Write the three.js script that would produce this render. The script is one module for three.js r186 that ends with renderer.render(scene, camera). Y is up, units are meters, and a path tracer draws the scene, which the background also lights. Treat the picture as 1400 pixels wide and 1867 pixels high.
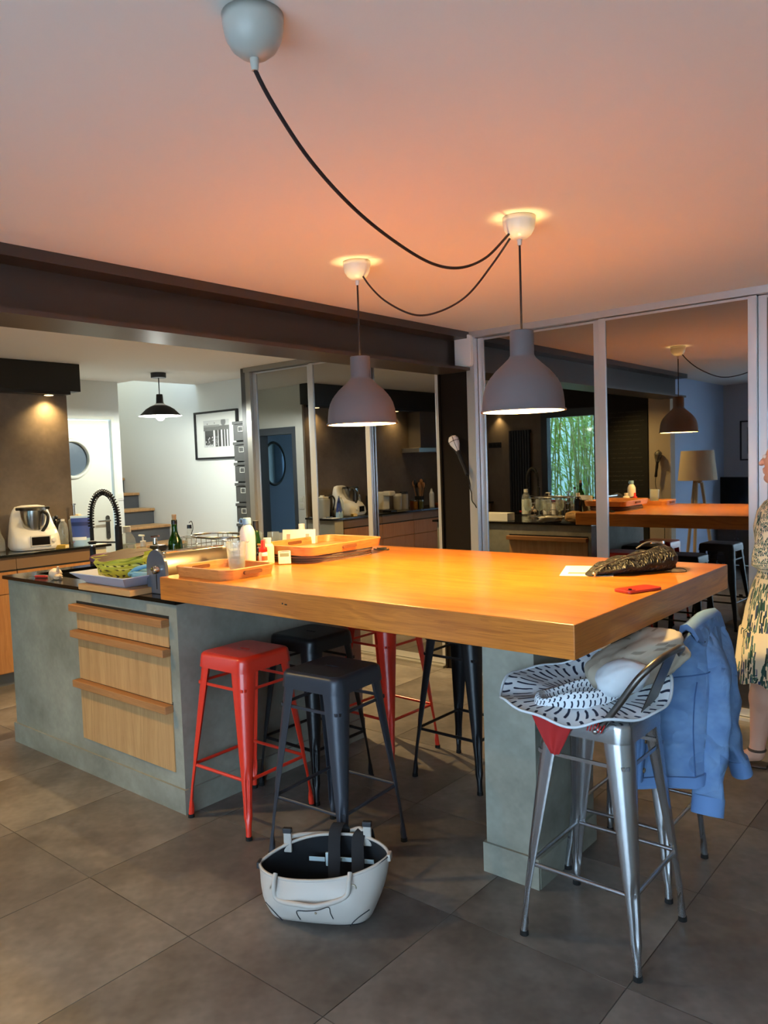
import * as THREE from 'three';
import { RoundedBoxGeometry } from 'three/addons/geometries/RoundedBoxGeometry.js';
import { mergeGeometries, mergeVertices } from 'three/addons/utils/BufferGeometryUtils.js';
import { MarchingCubes } from 'three/addons/objects/MarchingCubes.js';

// ------------------------------------------------------------------ camera, sky, exposure
const scene = new THREE.Scene();
const camera = new THREE.PerspectiveCamera(66.53, 1400 / 1867, 0.05, 80);
camera.position.set(3.2258, 1.5742, 4.8061);
{
  const yaw = 0.6977, pitch = 0.0622, roll = -0.0335;
  const f = new THREE.Vector3(-Math.sin(yaw) * Math.cos(pitch), -Math.sin(pitch), -Math.cos(yaw) * Math.cos(pitch));
  const r = new THREE.Vector3(Math.cos(yaw), 0, -Math.sin(yaw));
  const u = new THREE.Vector3().crossVectors(r, f);
  camera.up.copy(u.multiplyScalar(Math.cos(roll)).addScaledVector(r, -Math.sin(roll)));
  camera.lookAt(camera.position.clone().add(f));
}
const renderer = new THREE.WebGLRenderer({ antialias: true });
renderer.toneMapping = THREE.LinearToneMapping;
renderer.toneMappingExposure = 1.0;
renderer.shadowMap.enabled = true;
scene.background = new THREE.Color().setRGB(0.54, 0.76, 0.98);   // overcast evening sky
scene.backgroundIntensity = 11.2;
const WARM = new THREE.Color().setRGB(1.0, 0.68, 0.24), SPOT = new THREE.Color().setRGB(1.0, 0.70, 0.30), HALL = new THREE.Color().setRGB(0.95, 1.0, 0.93);
const PENDANT_POWER = 7.9, HALL_POWER = 3.9, SPOT_POWER = 3.0;

// ------------------------------------------------------------------ helpers
const V = (x, y, z) => new THREE.Vector3(x, y, z);
const V2 = (x, y) => new THREE.Vector2(x, y);
let seed = 7;
const rnd = () => { seed = (seed * 1664525 + 1013904223) >>> 0; return seed / 4294967296; };
const rr = (a, b) => a + (b - a) * rnd();
const hash = (x, y, s) => { let h = (Math.imul(x, 374761393) + Math.imul(y, 668265263) + Math.imul(s, 1442695041)) | 0; h = Math.imul(h ^ (h >>> 13), 1274126177); return ((h ^ (h >>> 16)) >>> 0) / 4294967296; };
function vn(x, y, px, py, s) {
  const xi = Math.floor(x), yi = Math.floor(y), fx = x - xi, fy = y - yi, u = fx * fx * (3 - 2 * fx), v = fy * fy * (3 - 2 * fy);
  const m = (a, b) => ((a % b) + b) % b;
  const h = (i, j) => hash(m(xi + i, px), m(yi + j, py), s);
  return (h(0, 0) * (1 - u) + h(1, 0) * u) * (1 - v) + (h(0, 1) * (1 - u) + h(1, 1) * u) * v;
}
function fbm(u, v, fx, fy, oct, s) { let a = 0, w = .5, t = 0; for (let i = 0; i < oct; i++) { a += w * vn(u * fx, v * fy, fx, fy, s + i); t += w; w *= .55; fx *= 2; fy *= 2; } return a / t; }
const n3 = (x, y, z, s = 1) => {          // smooth 3-D noise in -1..1
  const q = (a, b, k) => vn(a + 100, b + 100, 4096, 4096, k);
  const zi = Math.floor(z), f = z - zi, w = f * f * (3 - 2 * f);
  return (q(x, y, s + zi * 13) * (1 - w) + q(x, y, s + (zi + 1) * 13) * w) * 2 - 1;
};
function tex(w, h, fn, size = [1, 1], srgb = true) {
  const d = new Uint8Array(w * h * 4);
  for (let j = 0; j < h; j++) for (let i = 0; i < w; i++) { const c = fn(i / w, j / h), o = (j * w + i) * 4; d[o] = Math.max(0, Math.min(255, c[0])); d[o + 1] = Math.max(0, Math.min(255, c[1])); d[o + 2] = Math.max(0, Math.min(255, c[2])); d[o + 3] = 255; }
  const t = new THREE.DataTexture(d, w, h, THREE.RGBAFormat);
  t.wrapS = t.wrapT = THREE.RepeatWrapping; t.magFilter = THREE.LinearFilter; t.minFilter = THREE.LinearFilter; t.repeat.set(1 / size[0], 1 / size[1]);
  if (srgb) t.colorSpace = THREE.SRGBColorSpace; t.needsUpdate = true; return t;
}
function canvasTex(w, h, draw, srgb = true) {
  const c = document.createElement('canvas'); c.width = w; c.height = h; draw(c.getContext('2d'), w, h);
  const t = new THREE.CanvasTexture(c); if (srgb) t.colorSpace = THREE.SRGBColorSpace; t.magFilter = THREE.LinearFilter; t.wrapS = t.wrapT = THREE.RepeatWrapping; return t;
}
const mat = (color, roughness = .6, metalness = 0, extra = {}) => new THREE.MeshStandardMaterial({ color, roughness, metalness, ...extra });
const phys = (o) => new THREE.MeshPhysicalMaterial(o);

// --- geometry helpers
function metreUV(g, swap = false, ox = 0, oy = 0) {      // uv in metres, by the way each face points
  if (g.index) g = g.toNonIndexed();
  const p = g.attributes.position, uv = new Float32Array(p.count * 2), a = V(), b = V(), c = V();
  for (let i = 0; i < p.count; i += 3) {
    a.fromBufferAttribute(p, i); b.fromBufferAttribute(p, i + 1); c.fromBufferAttribute(p, i + 2);
    const n = b.clone().sub(a).cross(c.clone().sub(a)); const ax = Math.abs(n.x), ay = Math.abs(n.y), az = Math.abs(n.z);
    [a, b, c].forEach((q, k) => { let u, v; if (ax >= ay && ax >= az) { u = q.z; v = q.y; } else if (ay >= az) { u = q.x; v = q.z; } else { u = q.x; v = q.y; } if (swap) [u, v] = [v, u]; uv[(i + k) * 2] = u + ox; uv[(i + k) * 2 + 1] = v + oy; });
  }
  g.setAttribute('uv', new THREE.BufferAttribute(uv, 2)); return g;
}
function join(list) {
  if (!Array.isArray(list)) return list;
  if (list.length === 1) return list[0];
  return mergeGeometries(list.map((g) => { const h = g.index ? g.toNonIndexed() : g.clone(); for (const k of Object.keys(h.attributes)) if (!['position', 'normal', 'uv'].includes(k)) h.deleteAttribute(k); if (!h.attributes.uv) h.setAttribute('uv', new THREE.BufferAttribute(new Float32Array(h.attributes.position.count * 2), 2)); return h; }));
}
const box = (w, h, d, x = 0, y = 0, z = 0, r = 0) => (r ? new RoundedBoxGeometry(w, h, d, 2, r) : new THREE.BoxGeometry(w, h, d)).translate(x, y, z);
const bb = (x0, x1, y0, y1, z0, z1, r = 0) => box(x1 - x0, y1 - y0, z1 - z0, (x0 + x1) / 2, (y0 + y1) / 2, (z0 + z1) / 2, r);
const cyl = (r0, r1, h, x = 0, y = 0, z = 0, seg = 24, open = false) => new THREE.CylinderGeometry(r1, r0, h, seg, 1, open).translate(x, y, z);
const sph = (r, x = 0, y = 0, z = 0, w = 20, h = 14) => new THREE.SphereGeometry(r, w, h).translate(x, y, z);
const lathe = (pts, seg = 32) => new THREE.LatheGeometry(pts.map((p) => V2(p[0], p[1])), seg);
const tube = (pts, r, seg = 24, rs = 8, closed = false) => new THREE.TubeGeometry(new THREE.CatmullRomCurve3(pts, closed), seg, r, rs, closed);
const rod = (a, b, r, rs = 8) => new THREE.TubeGeometry(new THREE.LineCurve3(a, b), 1, r, rs, false);
function capRod(a, b, r, rs = 10) { const l = a.distanceTo(b), g = new THREE.CylinderGeometry(r, r, l, rs); g.applyQuaternion(new THREE.Quaternion().setFromUnitVectors(V(0, 1, 0), b.clone().sub(a).normalize())); return g.translate((a.x + b.x) / 2, (a.y + b.y) / 2, (a.z + b.z) / 2); }
function rrShape(w, h, r) { const s = new THREE.Shape(), x = -w / 2, y = -h / 2; s.moveTo(x + r, y); s.lineTo(x + w - r, y); s.absarc(x + w - r, y + r, r, -Math.PI / 2, 0); s.lineTo(x + w, y + h - r); s.absarc(x + w - r, y + h - r, r, 0, Math.PI / 2); s.lineTo(x + r, y + h); s.absarc(x + r, y + h - r, r, Math.PI / 2, Math.PI); s.lineTo(x, y + r); s.absarc(x + r, y + r, r, Math.PI, Math.PI * 1.5); return s; }
const ext = (shape, depth, bevel = 0, segs = 8) => new THREE.ExtrudeGeometry(shape, { depth, bevelEnabled: bevel > 0, bevelSize: bevel, bevelThickness: bevel, bevelSegments: 2, curveSegments: segs });
const flat = (g) => g.rotateX(-Math.PI / 2);             // extruded along +z -> standing along +y
// skin a row of equal closed rings
function loft(rings, { cap = true, closedRing = true, ends = [true, true] } = {}) {
  const n = rings[0].length, pos = [], uv = [], idx = [];
  rings.forEach((r, i) => r.forEach((p, j) => { pos.push(p.x, p.y, p.z); uv.push(j / n, i / (rings.length - 1)); }));
  const m = closedRing ? n : n - 1;
  for (let i = 0; i < rings.length - 1; i++) for (let j = 0; j < m; j++) { const a = i * n + j, b = i * n + (j + 1) % n, c = a + n, d = b + n; idx.push(a, b, d, a, d, c); }
  if (cap) for (const [k, flip] of [[0, true], [rings.length - 1, false]].filter((q, i) => ends[i])) {
    const c = V(); rings[k].forEach((p) => c.add(p)); c.divideScalar(n); const ci = pos.length / 3; pos.push(c.x, c.y, c.z); uv.push(.5, .5);
    const st = pos.length / 3; rings[k].forEach((p) => { pos.push(p.x, p.y, p.z); uv.push(.5, .5); });
    for (let j = 0; j < n; j++) { const a = st + j, b = st + (j + 1) % n; flip ? idx.push(ci, b, a) : idx.push(ci, a, b); }
  }
  const g = new THREE.BufferGeometry(); g.setAttribute('position', new THREE.Float32BufferAttribute(pos, 3)); g.setAttribute('uv', new THREE.Float32BufferAttribute(uv, 2)); g.setIndex(idx); g.computeVertexNormals(); return g;
}
const ellipse = (c, a, b, n = 20, ux = V(1, 0, 0), uz = V(0, 0, 1), e = 1) => Array.from({ length: n }, (_, i) => { const t = -i / n * 2 * Math.PI, co = Math.cos(t), si = Math.sin(t); return c.clone().addScaledVector(ux, a * Math.sign(co) * Math.abs(co) ** e).addScaledVector(uz, b * Math.sign(si) * Math.abs(si) ** e); });
// crumpled pouch: superellipsoid with folds
function pouch(w, h, d, amp = .08, freq = 6, s = 1, e = .6, seg = 30) {
  const g = new THREE.SphereGeometry(1, seg, seg - 6), p = g.attributes.position;
  for (let i = 0; i < p.count; i++) { let x = p.getX(i), y = p.getY(i), z = p.getZ(i); const k = (q) => Math.sign(q) * Math.abs(q) ** e; const m = 1 + amp * n3(x * freq * .5, y * freq * .5, z * freq * .5, s) + amp * .5 * n3(x * freq, y * freq, z * freq, s + 50); p.setXYZ(i, k(x) * w / 2 * m, k(y) * h / 2 * m, k(z) * d / 2 * m); }
  g.computeVertexNormals(); return g;
}
// --- scene helpers
const used = new Map();
function numbered(n) { const k = used.get(n) ?? 0; used.set(n, k + 1); return k ? n + '_' + String(k).padStart(3, '0') : n; }
const lit = (o) => { o.castShadow = o.receiveShadow = true; return o; };
function part(name, geo, m, parent, label) { const o = lit(new THREE.Mesh(join(geo), m)); o.name = name; if (label) o.userData.label = label; parent.add(o); return o; }
function thing(name, label, category, [x, y, z] = [0, 0, 0], turn = 0, group) { const o = new THREE.Group(); o.name = numbered(name); o.position.set(x, y, z); o.rotation.y = turn; o.userData = { label, category }; if (group) o.userData.group = group; scene.add(o); return o; }
function single(name, geo, m, label, category, pos = [0, 0, 0], turn = 0, group) { const o = part(numbered(name), geo, m, scene); o.position.set(...pos); o.rotation.y = turn; o.userData = { label, category }; if (group) o.userData.group = group; return o; }
function struct(name, geo, m, label, category) { const o = part(numbered(name), geo, m, scene); o.userData = { kind: 'structure', label, category }; return o; }
function structGroup(name, label, category) { const o = new THREE.Group(); o.name = numbered(name); o.userData = { kind: 'structure', label, category }; scene.add(o); return o; }
function copy(src, [x, y, z], turn, label) { const o = src.clone(); o.name = numbered(src.name.replace(/_\d{3}$/, '')); o.userData = { ...src.userData, label }; o.position.set(x, y, z); o.rotation.y = turn; scene.add(o); return o; }

// ------------------------------------------------------------------ materials
const CEIL = 2.494, TT = 1.096, TB = .993, WT = .99;
const mottled = (base, amp, f, s, tint = [1, 1, 1], fine = 10) => (u, v) => { const a = (fbm(u, v, f, f, 5, s) - .5) * amp + (fbm(u, v, f * 12, f * 12, 2, s + 30) - .5) * fine; return [base[0] + a * tint[0], base[1] + a * tint[1], base[2] + a * tint[2]]; };
const grainFn = (c0, c1, fx, fy, s, knots = .25) => (u, v) => {
  const w = fbm(u, v, 2, 6, 4, s + 5) * knots; const g = fbm(u + w * .05, (v + w) % 1, fx, fy, 4, s), fine = fbm(u, v, fx * 4, fy * 4, 2, s + 9), pore = fbm(u, v, fx * 6, fy * 6, 1, s + 17);
  let t = g * .75 + fine * .35 - (pore > .78 ? .18 : 0); t = Math.max(0, Math.min(1, t)); return [c0[0] + (c1[0] - c0[0]) * t, c0[1] + (c1[1] - c0[1]) * t, c0[2] + (c1[2] - c0[2]) * t];
};
const M = {};
M.ceiling = mat(0xf3f0ec, .9);
M.white = mat(0xe4e5df, .85);
M.doorWhite = mat(0xe6e6d8, .45);
M.blueWall = mat(0xb6cbef, .85);
M.greyWall = mat(0xc6c8ce, .85);
M.brownWall = mat(0xffffff, .62, 0, { map: tex(512, 512, mottled([124, 109, 93], 50, 5, 11, [1, .95, .85]), [1.6, 1.6]) });
M.concrete = mat(0xffffff, .68, 0, { map: tex(512, 512, mottled([140, 139, 127], 58, 5, 21, [1, 1, .95]), [1.1, 1.1]) });
M.tile = mat(0xffffff, .42, 0, { map: tex(1024, 1024, mottled([108, 101, 95], 80, 6, 31, [1.0, .98, .95], 18), [1.9, 1.9]) });
M.tile.roughness = .4;
M.grout = mat(0x4a4540, .95);
const oakTop = tex(1024, 1024, grainFn([152, 82, 22], [224, 142, 56], 3, 60, 41), [1.5, .75]);
M.oakTable = phys({ map: oakTop, roughness: .3, clearcoat: .35, clearcoatRoughness: .16 });
const oakV = tex(512, 512, grainFn([166, 124, 78], [206, 164, 114], 2, 26, 51), [.9, .45]);
M.oak = mat(0xffffff, .55, 0, { map: oakV });
const oakD = tex(512, 512, grainFn([146, 98, 56], [184, 130, 82], 2, 26, 61), [.7, .35]);
M.oakDark = mat(0xffffff, .5, 0, { map: oakD });
M.oakKitchen = mat(0xffffff, .5, 0, { map: tex(512, 512, grainFn([152, 98, 52], [190, 134, 80], 2, 22, 71), [.9, .45]) });
M.acacia = mat(0xffffff, .42, 0, { map: tex(512, 512, grainFn([158, 96, 46], [212, 146, 82], 3, 14, 81, .6), [.5, .25]) });
M.granite = phys({ color: 0x121211, roughness: .16, clearcoat: .3, clearcoatRoughness: .08 });
M.beam = mat(0x433b37, .4, .1); M.column = phys({ color: 0x1a140f, roughness: .85, specularIntensity: .25 });
M.alu = mat(0xcfd0d2, .36, .7);
M.mirror = mat(new THREE.Color().setRGB(.345, .34, .33), .012, 1);
M.black = mat(0x17171a, .45);
M.blackMatt = mat(0x101011, .75);
M.blackGloss = mat(0x0e0e10, .18);
M.rubber = mat(0x0c0c0c, .9);
M.steel = mat(0xb4b2ac, .24, 1);
M.brushed = phys({ color: 0xb3aa98, roughness: .3, metalness: 1, anisotropy: .6 });
M.chrome = mat(0xd8dadc, .08, 1);
M.slate = mat(0x4b535e, .5);
M.whitePlastic = mat(0xeae8e2, .35);
M.cream = mat(0xe8dfc8, .45);
M.paper = mat(0xf1eee6, .8);
M.glass = phys({ color: 0xffffff, roughness: .02, transmission: 1, thickness: 0, ior: 1.5 });
M.clear = phys({ color: 0xf4f8f6, roughness: .1, transmission: .86, thickness: 0, ior: 1.45 });
M.greenGlass = phys({ color: 0x3e7a2c, roughness: .05, transmission: .85, thickness: 0, ior: 1.5 });
M.red = phys({ color: 0xdb331f, roughness: .3, clearcoat: .4, clearcoatRoughness: .2 });
M.redDark = mat(0xa81e1e, .8);
M.stoolDark = mat(0x3a3d46, .38, .3);
M.stoolBlack = mat(0x1b1c1f, .36, .3);
M.gun = mat(0xb4b6b9, .26, .95);
M.gunDark = mat(0x66625e, .34, .9);
M.cord = mat(0x2a1d1f, .8);
M.cup = mat(0xe2ddd4, .3);
M.shade = mat(0x6a6669, .8);
M.shadeIn = mat(0xefe6d8, .7);
// ------------------------------------------------------------------ the room
const XR = 5.6, ZB = 6.6, XS = -.12, ZW = 4.55;
{ // floor of square tiles
  const fl = structGroup('floor', 'floor of large square taupe stone tiles', 'floor');
  part('grout', bb(-6.1, XR, -.08, -.0022, -.6, ZB), M.grout, fl);
  const T = .635, g = .0035, variants = [];
  for (let k = 0; k < 9; k++) variants.push(metreUV(box(T - g, .02, T - g, 0, -.01, 0), k % 2 === 1, k * .37, k * .61));
  let k = 0;
  for (let i = -8; i < 9; i++) for (let j = -6; j < 6; j++) {
    const x = .41 + (i + .5) * T, z = 3.31 + (j + .5) * T;
    if (x < -4.35 || x > XR - .1 || z < -.5 || z > ZB - .05) continue;
    const t = part('tile', variants[(k += 4 + ((i * j) & 1)) % 9], M.tile, fl); t.position.set(x, 0, z);
  }
}
{ // ceiling with the stairwell cut out of it
  struct('ceiling', [bb(-3.8, -.27, CEIL, CEIL + .22, -.6, 4.7), bb(-.27, XR, CEIL, CEIL + .22, -.6, ZB + .14), bb(-4.15, -3.8, CEIL, CEIL + .22, .30, 4.7)], M.ceiling, 'flat white ceiling over kitchen and table', 'ceiling');
  struct('ceiling', [bb(-5.0, -4.15, CEIL, CEIL + .1, 1.44, 4.1)], M.ceiling, 'ceiling of the blue room', 'ceiling');
  struct('ceiling', [bb(-6.1, -3.72, 4.3, 4.4, -.6, .5)], M.ceiling, 'ceiling high above the stairwell', 'ceiling');
}
struct('wall_back', [bb(-2.40, XR, 0, CEIL, -.14, -.06)], M.white, 'wall behind the mirrored sliding doors', 'wall');
struct('wall_hall', bb(-6.1, -2.46, 0, 4.3, -.60, -.46), M.white, 'white hall wall with the framed photograph', 'wall');
struct('wall_hall', bb(-6.1, -6.0, 0, 4.3, -.46, .36), M.white, 'white wall at the top of the stairs', 'wall');
struct('wall_hall', bb(-6.1, -4.0, 0, 4.3, .36, .44), M.white, 'white wall closing the near side of the stairs', 'wall');
struct('wall_hall', bb(-3.8, -3.72, CEIL + .22, 4.3, -.46, .44), M.white, 'white wall above the hall ceiling edge', 'wall');
{ // wall with the porthole door (plane x = -4.0)
  const z0 = .46, z1 = 1.30, y1 = 2.11;
  const w = struct('wall_door', [bb(-4.12, -4.0, 0, CEIL, .44, z0), bb(-4.12, -4.0, 0, CEIL, z1, 1.42), bb(-4.12, -4.0, y1, CEIL, z0, z1)], M.white, 'white hall wall around the porthole door', 'wall');
  const d = structGroup('door_1', 'white door with a round porthole window and lever handle', 'door'); d.position.set(-4.03, 0, (z0 + z1) / 2); d.rotation.y = Math.PI / 2;
  const s = new THREE.Shape(); const W = (z1 - z0) / 2 - .012; s.moveTo(-W, .008); s.lineTo(W, .008); s.lineTo(W, y1 - .012); s.lineTo(-W, y1 - .012); s.lineTo(-W, .008);
  const h = new THREE.Path(); h.absarc(0, 1.72, .17, 0, Math.PI * 2, true); s.holes.push(h);
  part('door_leaf', ext(s, .04, 0, 20).translate(0, 0, -.03), M.doorWhite, d);
  part('porthole_ring', lathe([[.165, -.02], [.165, .02], [.18, .024], [.197, .02], [.2, .008]], 48).rotateX(Math.PI / 2).translate(0, 1.72, .006), M.doorWhite, d, 'white porthole ring');
  part('porthole_glass', new THREE.CylinderGeometry(.168, .168, .006, 40).rotateX(Math.PI / 2).translate(0, 1.72, -.012), mat(0x5d6a76, .25), d, 'dark grey frosted porthole pane');
  const hx = W - .07;
  const hd = part('handle_plate', ext(rrShape(.045, .24, .022), .006, .001).translate(hx, 1.02, .012), M.steel, d);
  part('lever', [capRod(V(hx, 1.09, .01), V(hx, 1.09, .055), .009), capRod(V(hx + .008, 1.09, .055), V(hx - .125, 1.09, .055), .009)], M.steel, hd);
  part('keyhole', cyl(.006, .006, .003, 0, 0, 0, 12).rotateX(Math.PI / 2).translate(hx, .97, .0205), M.black, hd);
  struct('trim_1', [bb(-4.0, -3.985, y1, y1 + .03, z0 - .03, z1 + .03), bb(-4.0, -3.985, 0, y1, z0 - .03, z0), bb(-4.0, -3.985, 0, y1, z1, z1 + .03)], M.doorWhite, 'white casing around the porthole door', 'trim');
  const sw = thing('light_switch', 'white square light switch beside the porthole door handle', 'switch', [-4.0, 1.33, .405], Math.PI / 2);
  part('plate', ext(rrShape(.085, .085, .008), .006, .002), M.whitePlastic, sw); part('rocker', box(.055, .055, .006, 0, 0, .009, .002), M.doorWhite, sw);
}
{ // partition with the taupe plaster, kitchen side x = -3.12
  struct('wall_left', metreUV(bb(-3.14, -3.12, 0, CEIL, 1.39, ZW)), M.brownWall, 'taupe waxed plaster wall behind the kitchen counter', 'wall');
  struct('wall_partition', [bb(-3.26, -3.14, 0, CEIL, 1.38, 4.7)], M.white, 'end of the partition beside the counter', 'wall');
  // wall of the slate doorway into the blue room, z = 1.42
  struct('wall_hall', [bb(-4.12, -3.98, 0, CEIL, 1.42, 1.5), bb(-3.98, -3.26, 2.03, CEIL, 1.42, 1.5)], M.white, 'white wall over the slate doorway', 'wall');
  struct('trim_2', [bb(-3.98, -3.90, 0, 2.03, 1.395, 1.53), bb(-3.34, -3.26, 0, 2.03, 1.395, 1.53), bb(-3.90, -3.34, 1.95, 2.03, 1.395, 1.53)], M.slate, 'slate grey door frame of the blue room', 'trim');
  const study = mat(0x8492a8, .8); struct('wall_study', bb(-5.0, -4.9, 0, CEIL, 1.5, 4.1), study, 'blue wall of the room behind the slate doorway', 'wall');
  struct('wall_study', bb(-5.0, -4.12, 0, CEIL, 1.44, 1.5), study, 'blue wall beside the slate doorway', 'wall');
  struct('wall_study', [bb(-4.9, -4.75, 0, CEIL, 4.0, 4.1), bb(-3.45, -3.26, 0, CEIL, 4.0, 4.1), bb(-4.75, -3.45, 2.2, CEIL, 4.0, 4.1), bb(-4.75, -3.45, 0, .5, 4.0, 4.1)], study, 'blue wall around the study window', 'wall');
  const om = thing('oval_mirror', 'black framed oval mirror on the blue wall', 'mirror', [-4.895, 1.62, 2.52], Math.PI / 2);
  part('frame', new THREE.TorusGeometry(.2, .014, 10, 40).scale(1, 1.45, 1), M.black, om); part('pane', new THREE.CylinderGeometry(.2, .2, .006, 40).rotateX(Math.PI / 2).scale(1, 1.45, 1), mat(0xaec4c8, .04, 1), om);
  const sw = thing('double_switch', 'white double switch on the partition end', 'switch', [-3.2, 1.16, 1.379], Math.PI);
  part('plate', ext(rrShape(.08, .15, .008), .006, .002), M.whitePlastic, sw); part('rocker', box(.05, .05, .006, 0, .034, .009, .002), M.doorWhite, sw); part('rocker', box(.05, .05, .006, 0, -.034, .009, .002), M.doorWhite, sw);
}
{ // kitchen window wall z = 4.55 and the living room shell
  struct('wall_window', [bb(-3.26, -1.86, 0, CEIL, ZW, 4.7)], M.brownWall, 'taupe wall beside the garden window', 'wall');
  struct('wall_window', [bb(-1.86, -1.02, 2.2, CEIL, ZW, 4.7), bb(-1.02, -.38, 0, CEIL, ZW, 4.7)], M.blackMatt, 'black painted wall around the garden window', 'wall');
  struct('wall_pillar', [bb(-.38, XS, 0, CEIL, ZW, 4.7)], mat(0xb5a796, .8), 'beige pillar at the end of the black wall', 'wall');
  struct('wall_side', [bb(-.27, XS, 0, CEIL, 4.7, ZB)], M.blueWall, 'blue grey wall behind the floor lamp', 'wall');
  struct('wall_rear', [bb(-.27, 1.2, 0, CEIL, ZB, ZB + .14), bb(4.7, XR, 0, CEIL, ZB, ZB + .14), bb(1.2, 4.7, 2.22, CEIL, ZB, ZB + .14)], M.greyWall, 'pale grey wall around the large garden window', 'wall');
  struct('wall_right', [bb(XR, XR + .12, 0, CEIL, -.14, ZB + .14)], M.white, 'white wall at the end of the mirrored doors', 'wall');
  // windows
  const w1 = structGroup('window_1', 'tall black framed garden window opposite the mirrors', 'window'); w1.position.set(-1.44, 0, 4.6);
  part('window_frame', [bb(-.42, -.33, 0, 2.2, -.06, .04), bb(.33, .42, 0, 2.2, -.06, .04), bb(-.33, .33, 2.1, 2.2, -.06, .04), bb(-.33, .33, 0, .1, -.06, .04)], mat(0x24262a, .4), w1);
  part('pane', bb(-.33, .33, .1, 2.1, -.008, .0), M.glass, w1);
  part('handle', [box(.02, .12, .012, -.37, 1.05, -.066, .004), capRod(V(-.37, 1.08, -.09), V(-.27, 1.08, -.09), .008), capRod(V(-.37, 1.08, -.06), V(-.37, 1.08, -.09), .007)], M.steel, w1);
  const w2 = structGroup('window_2', 'large sliding garden window behind the viewer', 'window'); w2.position.set(2.95, 0, ZB + .06);
  part('window_frame', [bb(-1.75, -1.68, 0, 2.22, -.05, .05), bb(1.68, 1.75, 0, 2.22, -.05, .05), bb(-1.68, 1.68, 2.15, 2.22, -.05, .05), bb(-1.68, 1.68, 0, .06, -.05, .05), bb(-.04, .04, .06, 2.15, -.05, .05)], mat(0x33363a, .4), w2);
  part('pane', bb(-1.68, -.04, .06, 2.15, -.006, 0), M.glass, w2); part('pane', bb(.04, 1.68, .06, 2.15, -.006, 0), M.glass, w2);
}
{ // steel I-beam and its column
  const b = structGroup('trim_beam', 'dark brown steel I beam across the ceiling', 'beam');
  part('top_flange', bb(-.22, .086, CEIL - .048, CEIL - .001, .02, ZW), M.beam, b);
  part('web', bb(-.085, -.055, 2.24, CEIL - .04, .02, ZW), M.beam, b);
  part('bottom_flange', bb(-.22, .086, 2.22, 2.242, .02, ZW - .05), M.beam, b);
  const c = structGroup('trim_column', 'dark brown steel column between the mirrored doors', 'column');
  part('column_plate', bb(-.215, .06, .0, 2.22, -.05, .016), M.column, c);
  part('column_plate', bb(-.215, -.2, .0, 2.22, -.05, .03), M.column, c);
}
{ // white box under the beam end
  const w = thing('wall_box', 'small white rounded box above the dark column', 'box', [.045, 2.36, .05]);
  part('casing', ext(rrShape(.13, .215, .02), .05, .006), M.whitePlastic, w).position.z = -.03; part('seam', box(.12, .003, .002, 0, -.06, .0265), M.doorWhite, w);
}
// sliding mirrored doors --------------------------------------------------
function slidingDoor(x0, x1, z, label, stile = .043) {
  const t = thing('sliding_door', label, 'sliding door', [(x0 + x1) / 2, 0, z], 0, 'mirrored sliding doors'), w = (x1 - x0) / 2, y0 = .022, y1 = 2.447;
  part('mirror_pane', bb(-w + stile * .7, w - stile * .7, y0 + .04, y1 - .012, -.008, -.002), M.mirror, t, 'smoked mirror pane');
  for (const s of [-1, 1]) part('stile', ext(rrShape(stile, y1 - y0, .004), .018, .002), M.alu, t).position.set(s * (w - stile / 2), (y0 + y1) / 2, -.012);
  part('top_rail', bb(-w + stile, w - stile, y1 - .014, y1, -.012, .004), M.alu, t); part('bottom_rail', bb(-w + stile, w - stile, y0, y0 + .045, -.012, .004), M.alu, t);
  return t;
}
slidingDoor(-2.335, -1.577, -.012, 'narrow mirrored sliding door nearest the framed photograph');
slidingDoor(-1.573, -.905, .018, 'mirrored sliding door showing the kitchen lights, left of the thin post');
slidingDoor(-.95, -.222, -.012, 'mirrored sliding door just left of the dark column');
slidingDoor(.125, 1.054, -.012, 'mirrored sliding door showing the garden window');
slidingDoor(1.058, 1.999, .018, 'mirrored sliding door showing the floor lamp');
slidingDoor(2.003, 2.95, -.012, 'mirrored sliding door behind the person');
slidingDoor(2.93, 3.9, .018, 'mirrored sliding door right of the person');
struct('trim_3', [bb(.06, 3.95, 2.452, CEIL - .001, -.05, .05), bb(.055, .12, 0, 2.452, -.05, .045), bb(.06, 3.95, 0, .018, -.04, .05)], M.alu, 'aluminium track and jamb of the right mirrored doors', 'trim');
struct('trim_4', [bb(-2.40, -.225, 2.452, CEIL - .001, -.05, .05), bb(-2.40, -2.335, 0, 2.452, -.05, .03), bb(-2.40, -.225, 0, .018, -.04, .05)], mat(0x9a968e, .4, .6), 'aluminium track and jamb of the left mirrored doors', 'trim');
struct('wall_closet', [bb(-2.46, -2.40, 0, CEIL - .001, -.46, .03), bb(3.95, XR, 0, CEIL, -.06, 0)], mat(0x4a4b4b, .5), 'dark grey end panel of the closet', 'wall');
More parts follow.
